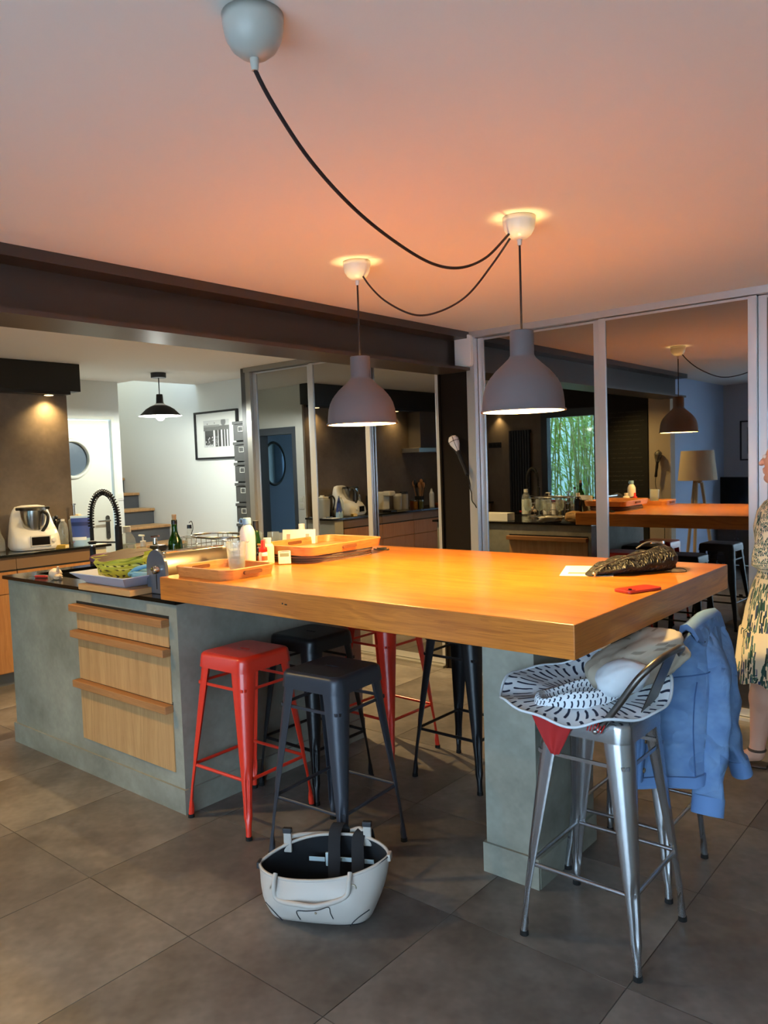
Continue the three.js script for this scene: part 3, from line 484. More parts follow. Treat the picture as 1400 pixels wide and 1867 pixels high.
// ------------------------------------------------------------------ striped sun hat, red cloth, jacket
{
  const dash = canvasTex(1024, 256, (c, W, H) => { c.fillStyle = '#dfe6ec'; c.fillRect(0, 0, W, H); c.strokeStyle = '#14203a'; c.lineCap = 'round'; c.lineWidth = 6;
    for (let ring = 0; ring < 6; ring++) for (let k = 0; k < 44; k++) { const x = (k + (ring % 2) * .5 + hash(k, ring, 9) * .25) * W / 44, y = 5 + ring * 42 + hash(k, ring, 10) * 6; c.beginPath(); c.moveTo(x, y); c.quadraticCurveTo(x + 6, y + 14, x + 2, y + 28); c.stroke(); }
  });
  const cloth = mat(0xffffff, .85, 0, { map: dash, side: THREE.DoubleSide }), plain = mat(0xd3dbe2, .88), beige = mat(0xb9b2a6, .88, 0, { map: canvasTex(256, 256, (c, W, H) => { c.fillStyle = '#f0ece4'; c.fillRect(0, 0, W, H); c.strokeStyle = '#b9b2a8'; c.lineWidth = 5; for (let k = 0; k < 40; k++) { const x = hash(k, 1, 4) * W, y = hash(k, 2, 4) * H; c.beginPath(); c.moveTo(x, y); c.lineTo(x + 8, y + 18); c.stroke(); } }) });
  const h = thing('sun_hat', 'floppy white sun hat with navy dashes on the silver stool', 'hat', [2.125, STOOL_H, 2.42], .698);
  // local: x to the picture's right, z to the viewer
  const ring = (r, n = 56) => Array.from({ length: n }, (_, k) => { const a = -k / n * 2 * Math.PI, x = Math.cos(a), z = Math.sin(a), f = (r - .08) / .19; const y = .035 + f * (-.012 * z + .035 * Math.max(0, -z) + .075 * Math.max(0, x * .8 - z * .35) ** 1.5) + .010 * f * Math.sin(a * 5 + 1) + .007 * f * Math.sin(a * 9) - .02 * Math.max(0, z) * f; return V(-.045 + x * r * 1.08, y, -.005 + z * r * .86); });
  const rs = [.06, .10, .14, .18, .215, .24, .255]; const top = rs.map((r) => ring(r)), bot = [...rs].reverse().map((r) => ring(r).map((p) => p.clone().add(V(0, -.006, 0))));
  part('brim', loft([...top, ...bot].reverse(), { cap: false }), cloth, h, 'wide dashed brim');
  part('brim_edge', new THREE.TubeGeometry(new THREE.CatmullRomCurve3(ring(.257), true), 120, .005, 6, true), plain, h, 'pale piped edge');
  const fold = pouch(.17, .11, .13, .13, 3, 12, .8, 40).rotateZ(.3).translate(.055, .105, .075); part('crown_fold', fold, plain, h, 'crumpled white lining');
  part('crown', pouch(.34, .14, .2, .13, 5, 22, .75, 44).rotateZ(.34).rotateY(.2).translate(.135, .13, -.02), beige, h, 'sagging striped crown');
  const oval = (a, b, y, s) => Array.from({ length: 48 }, (_, k) => { const t = -k / 48 * 2 * Math.PI; return V(-.085 + Math.cos(t) * a * (1 + .05 * Math.sin(t * 3 + s)), y + .02 * Math.cos(t) + .006 * Math.sin(t * 4 + s), .055 + Math.sin(t) * b * (1 + .08 * Math.sin(t * 5 + s))); });
  part('inner_band', loft([oval(.14, .062, .022, 0), oval(.142, .066, .055, .4), oval(.138, .062, .072, .8), oval(.125, .052, .07, 1), oval(.11, .042, .052, 1.2), oval(.09, .03, .036, 1.4)].reverse(), { ends: [true, false] }), cloth, h, 'folded dashed crown opening');
}
{
  const pts = []; const W = 14, H = 16; const rings = [];
  for (let i = 0; i <= H; i++) {
    const v = i / H, row = []; for (let j = 0; j <= W; j++) { const u = j / W; const half = v < .45 ? .085 : .085 * (1 - (v - .45) / .55 * .85), x = -.035 + (u - .5) * 2 * half + .02 * Math.max(0, v - .45); let y, z; if (v < .45) { y = STOOL_H + .006; z = .06 + v / .45 * .095; } else { const d = (v - .45) / .55; y = STOOL_H + .004 - d * .135; z = .164 + .006 * Math.sin(u * 9 + d * 3) + .01 * d; } row.push(V(x, y, z)); }
    rings.push([...row, ...[...row].reverse().map((p) => p.clone().add(V(0, v < .45 ? -.004 : 0, v < .45 ? 0 : -.004)))]);
  }
  const r = single('red_cloth', loft(rings), M.redDark, 'crumpled red cloth hanging under the striped hat', 'cloth', [2.08, 0, 2.43]);
  const fr = []; for (let k = 0; k < 6; k++) fr.push(tube([V(.09 + k * .008, STOOL_H + .005, .15), V(.095 + k * .01, STOOL_H - .005, .17), V(.09 + k * .009, STOOL_H - .03, .176)], .0022, 8, 5)); part('fringe', fr, M.redDark, r);
}
{ // denim jacket over the rear silver stool
  const dt = tex(256, 256, (u, v) => { const n = fbm(u, v, 6, 6, 3, 5) * 34, t = (Math.floor(u * 256) + Math.floor(v * 256)) % 4 < 2 ? 10 : -6; return [80 + n + t, 112 + n + t, 158 + n * .8 + t]; }, [.25, .25]);
  const wr = tex(256, 256, (u, v) => { const a = 255 * (fbm(u, v, 4, 5, 4, 91) * .8 + .2 * Math.abs(Math.sin(fbm(u, v, 3, 3, 2, 92) * 14))); return [a, a, a]; }, [.4, .4], false);
  const denim = mat(0xffffff, .9, 0, { map: dt, bumpMap: wr, bumpScale: .03 }), denimD = mat(0x5f80b0, .9), brass = mat(0xb08a5a, .35, 1);
  const j = thing('denim_jacket', 'blue denim jacket hanging over the rear silver stool', 'jacket', [2.3, 0, 1.97]);
  const fold = (s, y, amp) => amp * (Math.sin(s * 17 + y * 5) * .6 + Math.sin(s * 31 + 2 - y * 9) * .3);
  // body: a flattened closed tube draped over the tube back, hanging on the outer side, front panel flaring toward the near side
  const body = []; for (let i = 0; i <= 22; i++) {
    const v = i / 22, y = .985 - v * .50, zc = .0 + v * .10, half = .165 + v * .13, th = .018 + .022 * Math.sin(Math.min(1, v * 2) * Math.PI / 2), xc = .025 + .03 * v;
    body.push(Array.from({ length: 40 }, (_, k) => { const a = -k / 40 * 2 * Math.PI, s = Math.cos(a), w = Math.sin(a); const sq = Math.sign(s) * Math.abs(s) ** .7, vv = Math.min(1, v * 2.2), u = Math.max(0, (sq - .35) / .65); return V(xc + w * th * (1 - .5 * u) + fold(sq * half * 2, y, .02 * v) - .17 * u ** 1.4 * vv, y - .03 * Math.abs(s) ** 2 * (1 - v) - (sq > 0 ? v * .04 * sq : 0), zc + Math.min(sq, .35) * half + u * .65 * half * (1 - .35 * vv)); }));
  }
  part('body', metreUV(loft(body.reverse())), denim, j, 'faded denim body');
  const sleeve = (p, r0, r1, name) => { const c = new THREE.CatmullRomCurve3(p), rings = []; for (let i = 0; i <= 20; i++) { const t = i / 20, q = c.getPoint(t), tan = c.getTangent(t), s = V(0, 1, 0).cross(tan).normalize(); if (s.lengthSq() < .1) s.set(0, 0, 1); const u = tan.clone().cross(s).normalize(), r = (r0 + (r1 - r0) * t) * Math.min(1, .55 + t * 3); rings.push(Array.from({ length: 22 }, (_, k) => { const a = k / 22 * 2 * Math.PI, m = 1 + .1 * Math.sin(a * 3 + t * 14) + .06 * Math.sin(t * 30); return q.clone().addScaledVector(s, Math.cos(a) * r * m).addScaledVector(u, Math.sin(a) * r * .62 * m); })); } const o = part('sleeve', metreUV(loft(rings)), denim, j, 'denim sleeve'); 
    const q = c.getPoint(1), tan = c.getTangent(1), s = V(0, 1, 0).cross(tan).normalize(), u = tan.clone().cross(s).normalize(); const cr = [0, .3, .7, 1].map((t) => Array.from({ length: 22 }, (_, k) => { const a = k / 22 * 2 * Math.PI; return q.clone().addScaledVector(tan, -.055 + t * .06).addScaledVector(s, Math.cos(a) * (r1 + .006)).addScaledVector(u, Math.sin(a) * (r1 * .62 + .006)); })); part('cuff', metreUV(loft(cr)), denimD, o, 'stitched cuff'); part('button', sph(.007, 0, 0, 0, 10, 8).translate(q.x - tan.x * .03 + s.x * r1 * .5 + u.x * r1 * .5, q.y - tan.y * .03 + s.y * r1 * .5, q.z - tan.z * .03 + s.z * r1 * .5 + .02), brass, o); return o; };
  sleeve([V(.03, .935, .03), V(.075, .82, .06), V(.088, .65, .12), V(.092, .5, .17), V(.095, .37, .215)], .058, .047);
  sleeve([V(.028, .935, -.10), V(.058, .80, -.075), V(.08, .65, -.045), V(.105, .53, -.04), V(.13, .43, -.055)], .058, .048);
  part('collar', metreUV(loft([0, .2, .4, .6, .8, 1].map((t) => { const z = -.15 + .30 * t, y = .985 + .008 * Math.sin(t * 5); return [V(-.018, y - .035, z), V(-.012, y + .004, z), V(.012, y + .012, z), V(.034, y - .004, z), V(.052, y - .045 - .02 * Math.sin(t * 9 + 1), z), V(.046, y - .047, z), V(.024, y - .014, z), V(.008, y - .008, z)]; }))), denimD, j, 'turned collar');
  const edge = (y) => { const v = (.985 - y) / .54, half = .165 + v * .13, vv = Math.min(1, v * 2.2); return [.028 + .03 * v - .155 * vv, v * .10 + .35 * half + .62 * half * (1 - .35 * vv)]; };
  part('placket', metreUV(loft([0, .25, .5, .75, 1].map((t) => { const y = .90 - t * .43, [x, z] = edge(y); return [V(x + .012, y, z - .014), V(x + .016, y, z + .016), V(x + .002, y, z + .02), V(x - .002, y, z - .01)]; }))), denimD, j, 'button placket');
  for (let k = 0; k < 5; k++) { const t = .08 + k * .21, y = .90 - t * .43, [x, z] = edge(y); part('button', new THREE.CylinderGeometry(.0085, .0085, .004, 14).rotateZ(Math.PI / 2).translate(x + .017, y, z + .004), brass, j, 'brass button'); }
  const outer = (i, k) => body[22 - i][k].clone().add(V(.004, 0, 0)); const seam = mat(0x41608f, .9);
  part('yoke_seam', tube(Array.from({ length: 15 }, (_, k) => outer(7, 23 + k)), .0022, 40, 5), seam, j, 'stitched yoke seam');
  for (const k of [27, 33]) part('panel_seam', tube(Array.from({ length: 14 }, (_, i) => outer(8 + i, k)), .0022, 30, 5), seam, j, 'stitched panel seam');
  part('hem_band', metreUV(loft([0, .5, 1].map((t) => Array.from({ length: 40 }, (_, k) => { const p = body[0][k].clone(); p.y += t * .038 - .006; p.x += (p.x > .055 + 0 ? .004 : -.003); return p; }))), true), denimD, j, 'stitched hem band');
}
// ------------------------------------------------------------------ white handbag on the floor
{
  const leather = phys({ color: 0xb0a9a1, roughness: .5, sheen: .2 }), lining = mat(0x15171c, .9), edge = mat(0x23252b, .6), strapM = mat(0x111217, .85), brass = mat(0xb9b2a0, .3, 1);
  const b = thing('handbag', 'open pale grey leather handbag on the floor by the stools', 'handbag', [1.297, 0, 2.905], .50);
  const N = 56, wall = (v, off) => Array.from({ length: N }, (_, k) => {
    const a = -k / N * 2 * Math.PI, c = Math.cos(a), s = Math.sin(a), e = 1 - .45 * (1 - v), sx = Math.sign(c) * Math.abs(c) ** (.5 + .35 * v), sz = Math.sign(s) * Math.abs(s) ** (.5 + .75 * v);
    const hx = .178 + .062 * v + .012 * Math.sin(v * 3.1) - off, hz = .118 + .03 * Math.sin(v * 3.1) + .0 * v - off;
    const y = .006 + v * (.172 - .018 * (1 - c * c) * (s > 0 ? 1 : -1.9) + .03 * c) ; const crease = .006 * Math.sin(c * 9 + v * 7) * Math.sin(v * 3.14);
    return V(sx * hx, y, sz * (hz + crease));
  });
  const vs = [0, .06, .15, .3, .45, .6, .75, .9, 1];
  const outer = vs.map((v, i) => wall(v, i === 0 ? .012 : 0)); outer.unshift(outer[0].map((p) => V(p.x * .9, .001, p.z * .9)));
  part('body', loft(outer, { cap: false }), leather, b, 'pale grey leather body');
  part('base', loft([outer[0].map((p) => V(p.x * .05, .001, p.z * .05)), outer[0]], { ends: [true, false] }), leather, b);
  part('lining', loft(vs.map((v) => wall(v * .985 + .008, .006)).reverse(), { ends: [false, true] }), lining, b, 'black lining');
  part('rim', new THREE.TubeGeometry(new THREE.CatmullRomCurve3(wall(1, .003), true), 120, .006, 6, true), leather, b, 'rolled leather rim');
  part('rim_edge', new THREE.TubeGeometry(new THREE.CatmullRomCurve3(wall(1.012, .0), true), 120, .0028, 5, true), edge, b, 'dark edge paint');
  const W1 = wall(1, 0), at = (k, dy = 0, out = 0) => { const p = W1[(k + N) % N].clone(); const n = V(p.x, 0, p.z * 2).normalize(); return p.addScaledVector(n, out).add(V(0, dy, 0)); };
  // front is +z (k from 29..55)
  const f1 = at(46, -.02, .01), f2 = at(37, -.02, .01);
  part('handle', tube([f2.clone().add(V(0, .035, -.01)), f2.clone().add(V(0, .012, .012)), f2.clone().add(V(.008, -.035, .018)), V((f1.x + f2.x) / 2 - .03, .1, Math.max(f1.z, f2.z) + .05), V((f1.x + f2.x) / 2 + .03, .1, Math.max(f1.z, f2.z) + .05), f1.clone().add(V(-.008, -.03, .018)), f1.clone().add(V(0, .012, .012)), f1.clone().add(V(0, .035, -.01))], .0085, 60, 10), leather, b, 'front carrying handle');
  const r1 = at(10, 0, 0), r2 = at(20, 0, 0);
  part('handle', tube([r1.clone().add(V(0, -.02, -.008)), r1.clone().add(V(.0, .02, -.006)), V((r1.x + r2.x) / 2 + .05, .195, r1.z - .06), r2.clone().add(V(0, .015, -.01)), r2.clone().add(V(0, -.02, -.008))], .0085, 50, 10), leather, b, 'rear carrying handle');
  for (const k of [37, 46]) part('eyelet', [new THREE.TorusGeometry(.012, .003, 8, 18).translate(at(k).x - .012, at(k).y - .035, at(k).z + .006), new THREE.TorusGeometry(.012, .003, 8, 18).translate(at(k).x + .014, at(k).y - .035, at(k).z + .006)], brass, b, 'metal eyelets');
  for (const k of [9, 20]) { const p = at(k); const tb = part('strap_tab', box(.03, .075, .012, p.x, p.y + .005, p.z, .004), leather, b, 'pale leather tab'); part('buckle', box(.034, .02, .018, p.x, p.y + .05, p.z, .004), edge, tb); }
  for (const s of [-1, 1]) { const p = at(s > 0 ? 0 : 28); part('side_buckle', [box(.012, .024, .034, p.x, p.y - .004, p.z, .003), box(.006, .065, .018, 0, -.033, 0, .002).rotateZ(s * -.3).translate(p.x - s * .002, p.y - .012, p.z)], s > 0 ? leather : edge, b, 'side strap with buckle'); }
  // pocket outline on the front, corner patches
  const face = (x, y) => { const v = Math.min(1, (y - .006) / .16), hx = .178 + .062 * v + .012 * Math.sin(v * 3.1), hz = .118 + .03 * Math.sin(v * 3.1), c = Math.sign(x) * Math.min(1, Math.abs(x) / hx) ** (1 / (.5 + .35 * v)), s = Math.sqrt(Math.max(0, 1 - c * c)); return V(x, y, s ** (.5 + .75 * v) * (hz + .006 * Math.sin(c * 9 + v * 7) * Math.sin(v * 3.14)) + .002); };
  part('pocket_seam', tube([face(-.05, .03), face(-.054, .05), face(-.055, .07), face(-.02, .072), face(.02, .077), face(.055, .086), face(.06, .066), face(.068, .045)], .0018, 60, 5), edge, b, 'dark pocket seam');
  part('pocket_stud', sph(.004, 0, 0, 0, 10, 8).translate(face(.01, .066).x, .066, face(.01, .066).z), brass, b);
  for (const s of [-1, 1]) part('corner_patch', tube([face(s * .185, .062), face(s * .155, .05), face(s * .135, .03), face(s * .12, .01)], .0018, 24, 5), edge, b, 'dark corner seam');
  // inside: broad dark straps standing out of the bag, pale tabs
  const strap = (pts, w) => { const c = new THREE.CatmullRomCurve3(pts), r = []; for (let i = 0; i <= 24; i++) { const q = c.getPoint(i / 24), t = c.getTangent(i / 24), n = t.clone().cross(V(1, 0, 0)).normalize().multiplyScalar(.0015); r.push([q.clone().add(V(-w / 2, 0, 0)).add(n), q.clone().add(V(w / 2, 0, 0)).add(n), q.clone().add(V(w / 2, 0, 0)).sub(n), q.clone().add(V(-w / 2, 0, 0)).sub(n)]); } return loft(r); };
  part('shoulder_strap', strap([V(.03, .06, -.02), V(.025, .15, -.05), V(.02, .235, -.10), V(.03, .25, -.13), V(.05, .19, -.15)], .045), strapM, b, 'black webbing strap');
  part('shoulder_strap', strap([V(.12, .07, .0), V(.115, .15, -.04), V(.11, .225, -.09), V(.13, .24, -.12), V(.14, .17, -.14)], .045), strapM, b, 'black webbing strap');
  part('inner_label', [box(.06, .016, .003, -.05, .13, -.085, .001), box(.02, .05, .008, -.005, .135, -.08, .002), box(.055, .016, .003, .06, .135, -.085, .001), box(.035, .016, .003, .15, .14, -.072, .001)], mat(0xb9cbd0, .7), b, 'pale inner tabs');
}
// ------------------------------------------------------------------ person at the right edge
function sdfMesh(cx, cy, cz, half, res, fn) {
  const mc = new MarchingCubes(res, new THREE.MeshBasicMaterial(), false, false, 400000); mc.isolation = 0; const hs = res / 2, d = half / hs;
  for (let k = 0; k < res; k++) for (let j = 0; j < res; j++) for (let i = 0; i < res; i++) mc.field[i + j * res + k * res * res] = -fn(cx + (i - hs) * d, cy + (j - hs) * d, cz + (k - hs) * d) / half;
  mc.update(); const n = mc.count, g = new THREE.BufferGeometry(), P = new Float32Array(n * 3);
  for (let i = 0; i < n; i++) { P[i * 3] = cx + mc.positionArray[i * 3] * half; P[i * 3 + 1] = cy + mc.positionArray[i * 3 + 1] * half; P[i * 3 + 2] = cz + mc.positionArray[i * 3 + 2] * half; }
  g.setAttribute('position', new THREE.BufferAttribute(P, 3)); const w = mergeVertices(g, 1e-5); w.computeVertexNormals(); return w.toNonIndexed();
}
const capD = (p, a, b, ra, rb) => { const bx = b[0] - a[0], by = b[1] - a[1], bz = b[2] - a[2], px = p[0] - a[0], py = p[1] - a[1], pz = p[2] - a[2], t = Math.max(0, Math.min(1, (px * bx + py * by + pz * bz) / (bx * bx + by * by + bz * bz + 1e-9))); return Math.hypot(px - bx * t, py - by * t, pz - bz * t) - (ra + (rb - ra) * t); };
const smin = (a, b, k) => { const h = Math.max(0, Math.min(1, .5 + .5 * (b - a) / k)); return b + (a - b) * h - k * h * (1 - h); };
{
  // local axes: faces -x, left/right along z; origin between the feet
  const p = thing('person', 'person in a cream dress with dark green brush marks at right edge', 'person', [2.285, 0, .62]);
  const skin = mat(0xdba88e, .55), bones = [];
  const B = (a, b, ra, rb, k = .03) => bones.push([a, b, ra, rb, k]);
  const legs = [[-.02, .07], [.03, -.07]];
  B([0, .86, .075], [-.075, .47, .085], .085, .062); B([-.075, .47, .085], [-.085, .35, .085], .060, .060); B([-.085, .35, .085], [-.115, .09, .085], .060, .034); B([-.115, .06, .085], [-.20, .03, .088], .033, .026);
  B([0, .86, -.075], [.03, .47, -.08], .085, .062); B([.03, .47, -.08], [.035, .35, -.08], .060, .058); B([.035, .35, -.08], [.04, .09, -.08], .058, .033); B([.04, .06, -.08], [-.06, .03, -.08], .033, .026);
  B([.0, .86, -.06], [.0, .86, .06], .11, .11, .05); B([.0, .9, 0], [0, 1.05, 0], .115, .105, .06); B([0, 1.05, 0], [-.01, 1.22, 0], .105, .115, .06); B([.01, 1.29, -.14], [.01, 1.29, .14], .055, .055, .05); B([.01, 1.25, 0], [.0, 1.42, 0], .06, .048, .04);
  for (const s of [-1, 1]) { B([.01, 1.28, s * .165], [-.0, 1.03, s * .20], .048, .038); B([-.0, 1.03, s * .20], [.12, .90, s * .15], .037, .026); }
  const body = sdfMesh(0, .72, 0, .74, 116, (x, y, z) => { let d = 9; for (const [a, b, ra, rb, k] of bones) d = smin(d, capD([x, y, z], a, b, ra, rb), k); return d; });
  // head with nose, lips, chin, ears
  const hc = [-.005, 1.52, 0];
  const head = sdfMesh(-.01, 1.52, 0, .19, 84, (x, y, z) => {
    const q = [x, y, z]; let d = Math.hypot((x - .012) / .098, (y - 1.545) / .105, z / .078) * .08 - .08; d = smin(d, capD(q, [-.03, 1.50, 0], [-.055, 1.435, 0], .062, .034), .04); d = smin(d, capD(q, [.0, 1.44, 0], [0, 1.36, 0], .047, .05), .02);
    d = smin(d, capD(q, [-.088, 1.545, 0], [-.112, 1.512, 0], .008, .013), .012); d = smin(d, capD(q, [-.094, 1.482, -.014], [-.094, 1.482, .014], .009, .009), .008); d = smin(d, capD(q, [-.092, 1.468, -.012], [-.092, 1.468, .012], .009, .009), .008); d = smin(d, capD(q, [-.083, 1.437, 0], [-.078, 1.437, 0], .018, .018), .015);
    for (const s of [-1, 1]) { d = smin(d, capD(q, [.0, 1.545, s * .079], [.012, 1.505, s * .076], .012, .008), .006); d = Math.max(d, -capD(q, [-.098, 1.545, s * .032], [-.096, 1.545, s * .034], .011, .011)); }
    return d;
  });
  const hands = []; for (const s of [-1, 1]) hands.push(sdfMesh(.18, .87, s * .13, .13, 80, (x0, y, z) => { const x = -x0 - .07, q = [x, y + .03, z - s * .13]; let d = capD(q, [-.19, .93, .015 * s], [-.22, .912, .008 * s], .024, .028); d = smin(d, capD(q, [-.225, .91, -.02], [-.26, .893, -.022], .017, .012), .015); d = smin(d, capD(q, [-.225, .91, .02], [-.26, .893, .022], .017, .012), .015); const L = [.058, .068, .064, .05]; for (let k = 0; k < 4; k++) { const z0 = (k - 1.5) * .0185 * s, a = [-.268, .89, z0], b = [-.268 - L[k] * .5, .872, z0 * 1.05], c = [-.268 - L[k] * .75, .845, z0 * 1.08]; d = Math.min(d, smin(capD(q, a, b, .0088, .008), capD(q, b, c, .008, .0068), .004)); } d = smin(d, smin(capD(q, [-.215, .908, -.03 * s], [-.245, .888, -.05 * s], .011, .0095), capD(q, [-.245, .888, -.05 * s], [-.272, .872, -.05 * s], .0095, .0075), .004), .008); return d; }));
  part('body', [body, head, ...hands], skin, p, 'bare skin of face, arms and legs');
  const eyes = []; for (const s of [-1, 1]) eyes.push(sph(.0105, -.087, 1.545, s * .033, 12, 10)); part('eyes', eyes, mat(0xe8e4de, .2), p);
  part('hair', [new THREE.SphereGeometry(1, 30, 20, 0, Math.PI * 2, 0, 1.75).scale(.108, .112, .092).rotateZ(-.55).translate(.022, 1.552, 0), pouch(.09, .2, .15, .05, 5, 31, .9).translate(.085, 1.45, 0)], mat(0x5a4636, .8), p, 'brown hair');
  const pat = canvasTex(512, 512, (c, W, H) => {
    c.fillStyle = '#e6dabc'; c.fillRect(0, 0, W, H); c.lineCap = 'round';
    for (let k = 0; k < 900; k++) { const x = hash(k, 1, 3) * W, y = hash(k, 2, 3) * H, on = vn(x / 70, y / 110, 999, 999, 8) > .36; if (!on) continue; c.strokeStyle = ['#1f4a44', '#27504a', '#16332f', '#5f8075', '#2b3d63', '#e9ddc0'][Math.floor(hash(k, 3, 3) * 5.6)]; c.lineWidth = 4 + hash(k, 4, 3) * 7; c.beginPath(); c.moveTo(x, y); c.lineTo(x + (hash(k, 5, 3) - .5) * 12, y + 14 + hash(k, 6, 3) * 30); c.stroke(); }
  });
  pat.repeat.set(2.4, 4); const dressM = mat(0xffffff, .85, 0, { map: pat, side: THREE.DoubleSide });
  const prof = [[1.345, .075, .13, .01], [1.325, .10, .17, .008], [1.28, .125, .185, 0], [1.2, .135, .165, -.01], [1.1, .132, .15, -.005], [1.03, .124, .145, 0], [1.0, .118, .14, 0], [.97, .128, .15, 0], [.9, .155, .17, 0], [.8, .178, .19, -.004], [.70, .194, .205, -.006], [.69, .205, .215, -.006], [.6, .213, .225, -.008], [.5, .222, .232, -.01], [.445, .228, .238, -.01]];
  const rings = prof.map(([y, a, b, dx]) => Array.from({ length: 60 }, (_, k) => { const t = -k / 60 * 2 * Math.PI, low = Math.max(0, (1 - y) / .55), m = 1 + low * (.035 * Math.sin(t * 9 + 1) + .02 * Math.sin(t * 17)); return V(dx + Math.cos(t) * a * m, y - (y < .45 ? .012 * Math.sin(t * 9) : 0), Math.sin(t) * b * m); }));
  part('dress', loft([...rings.map((r) => r.map((q) => V(q.x * .975, q.y, q.z * .975))), ...[...rings].reverse()], { cap: false }), dressM, p, 'cream dress with dark green brush marks');
  part('belt', loft([1.025, 1.02, .99, .985].map((y, i) => ellipse(V(0, y, 0), .124 + (i % 3 ? .006 : 0), .147 + (i % 3 ? .006 : 0), 44)).reverse(), { cap: false }), mat(0xe6dabc, .8), p, 'cream waistband');
  for (const s of [-1, 1]) part('sleeve', loft([[.01, 1.315, .135, .058, .06], [.0, 1.27, .175, .068, .062], [-.012, 1.17, .195, .072, .064], [-.024, 1.08, .205, .078, .068], [-.03, 1.03, .208, .074, .066], [-.032, 1.015, .206, .052, .05]].map(([x, y, z, a, b]) => ellipse(V(x, y, s * z), a, b, 26)).reverse()), dressM, p, 'puffed elbow sleeve');
  for (const [x, z] of [[-.115, .085], [.04, -.08]]) part('sandal', [loft([[-.115, .03], [-.09, .043], [-.03, .04], [.02, .036], [.05, .028]].map(([dx, w]) => [V(x + dx, .0, z - w), V(x + dx, .0, z + w), V(x + dx, .016, z + w), V(x + dx, .016, z - w)])), new THREE.TorusGeometry(.038, .007, 6, 20).rotateX(Math.PI / 2).translate(x - .0, .085, z), new THREE.TorusGeometry(.034, .009, 6, 18, Math.PI).rotateY(Math.PI / 2).translate(x - .06, .015, z)], mat(0x4a3a30, .6), p, 'strappy dark sandal');
}
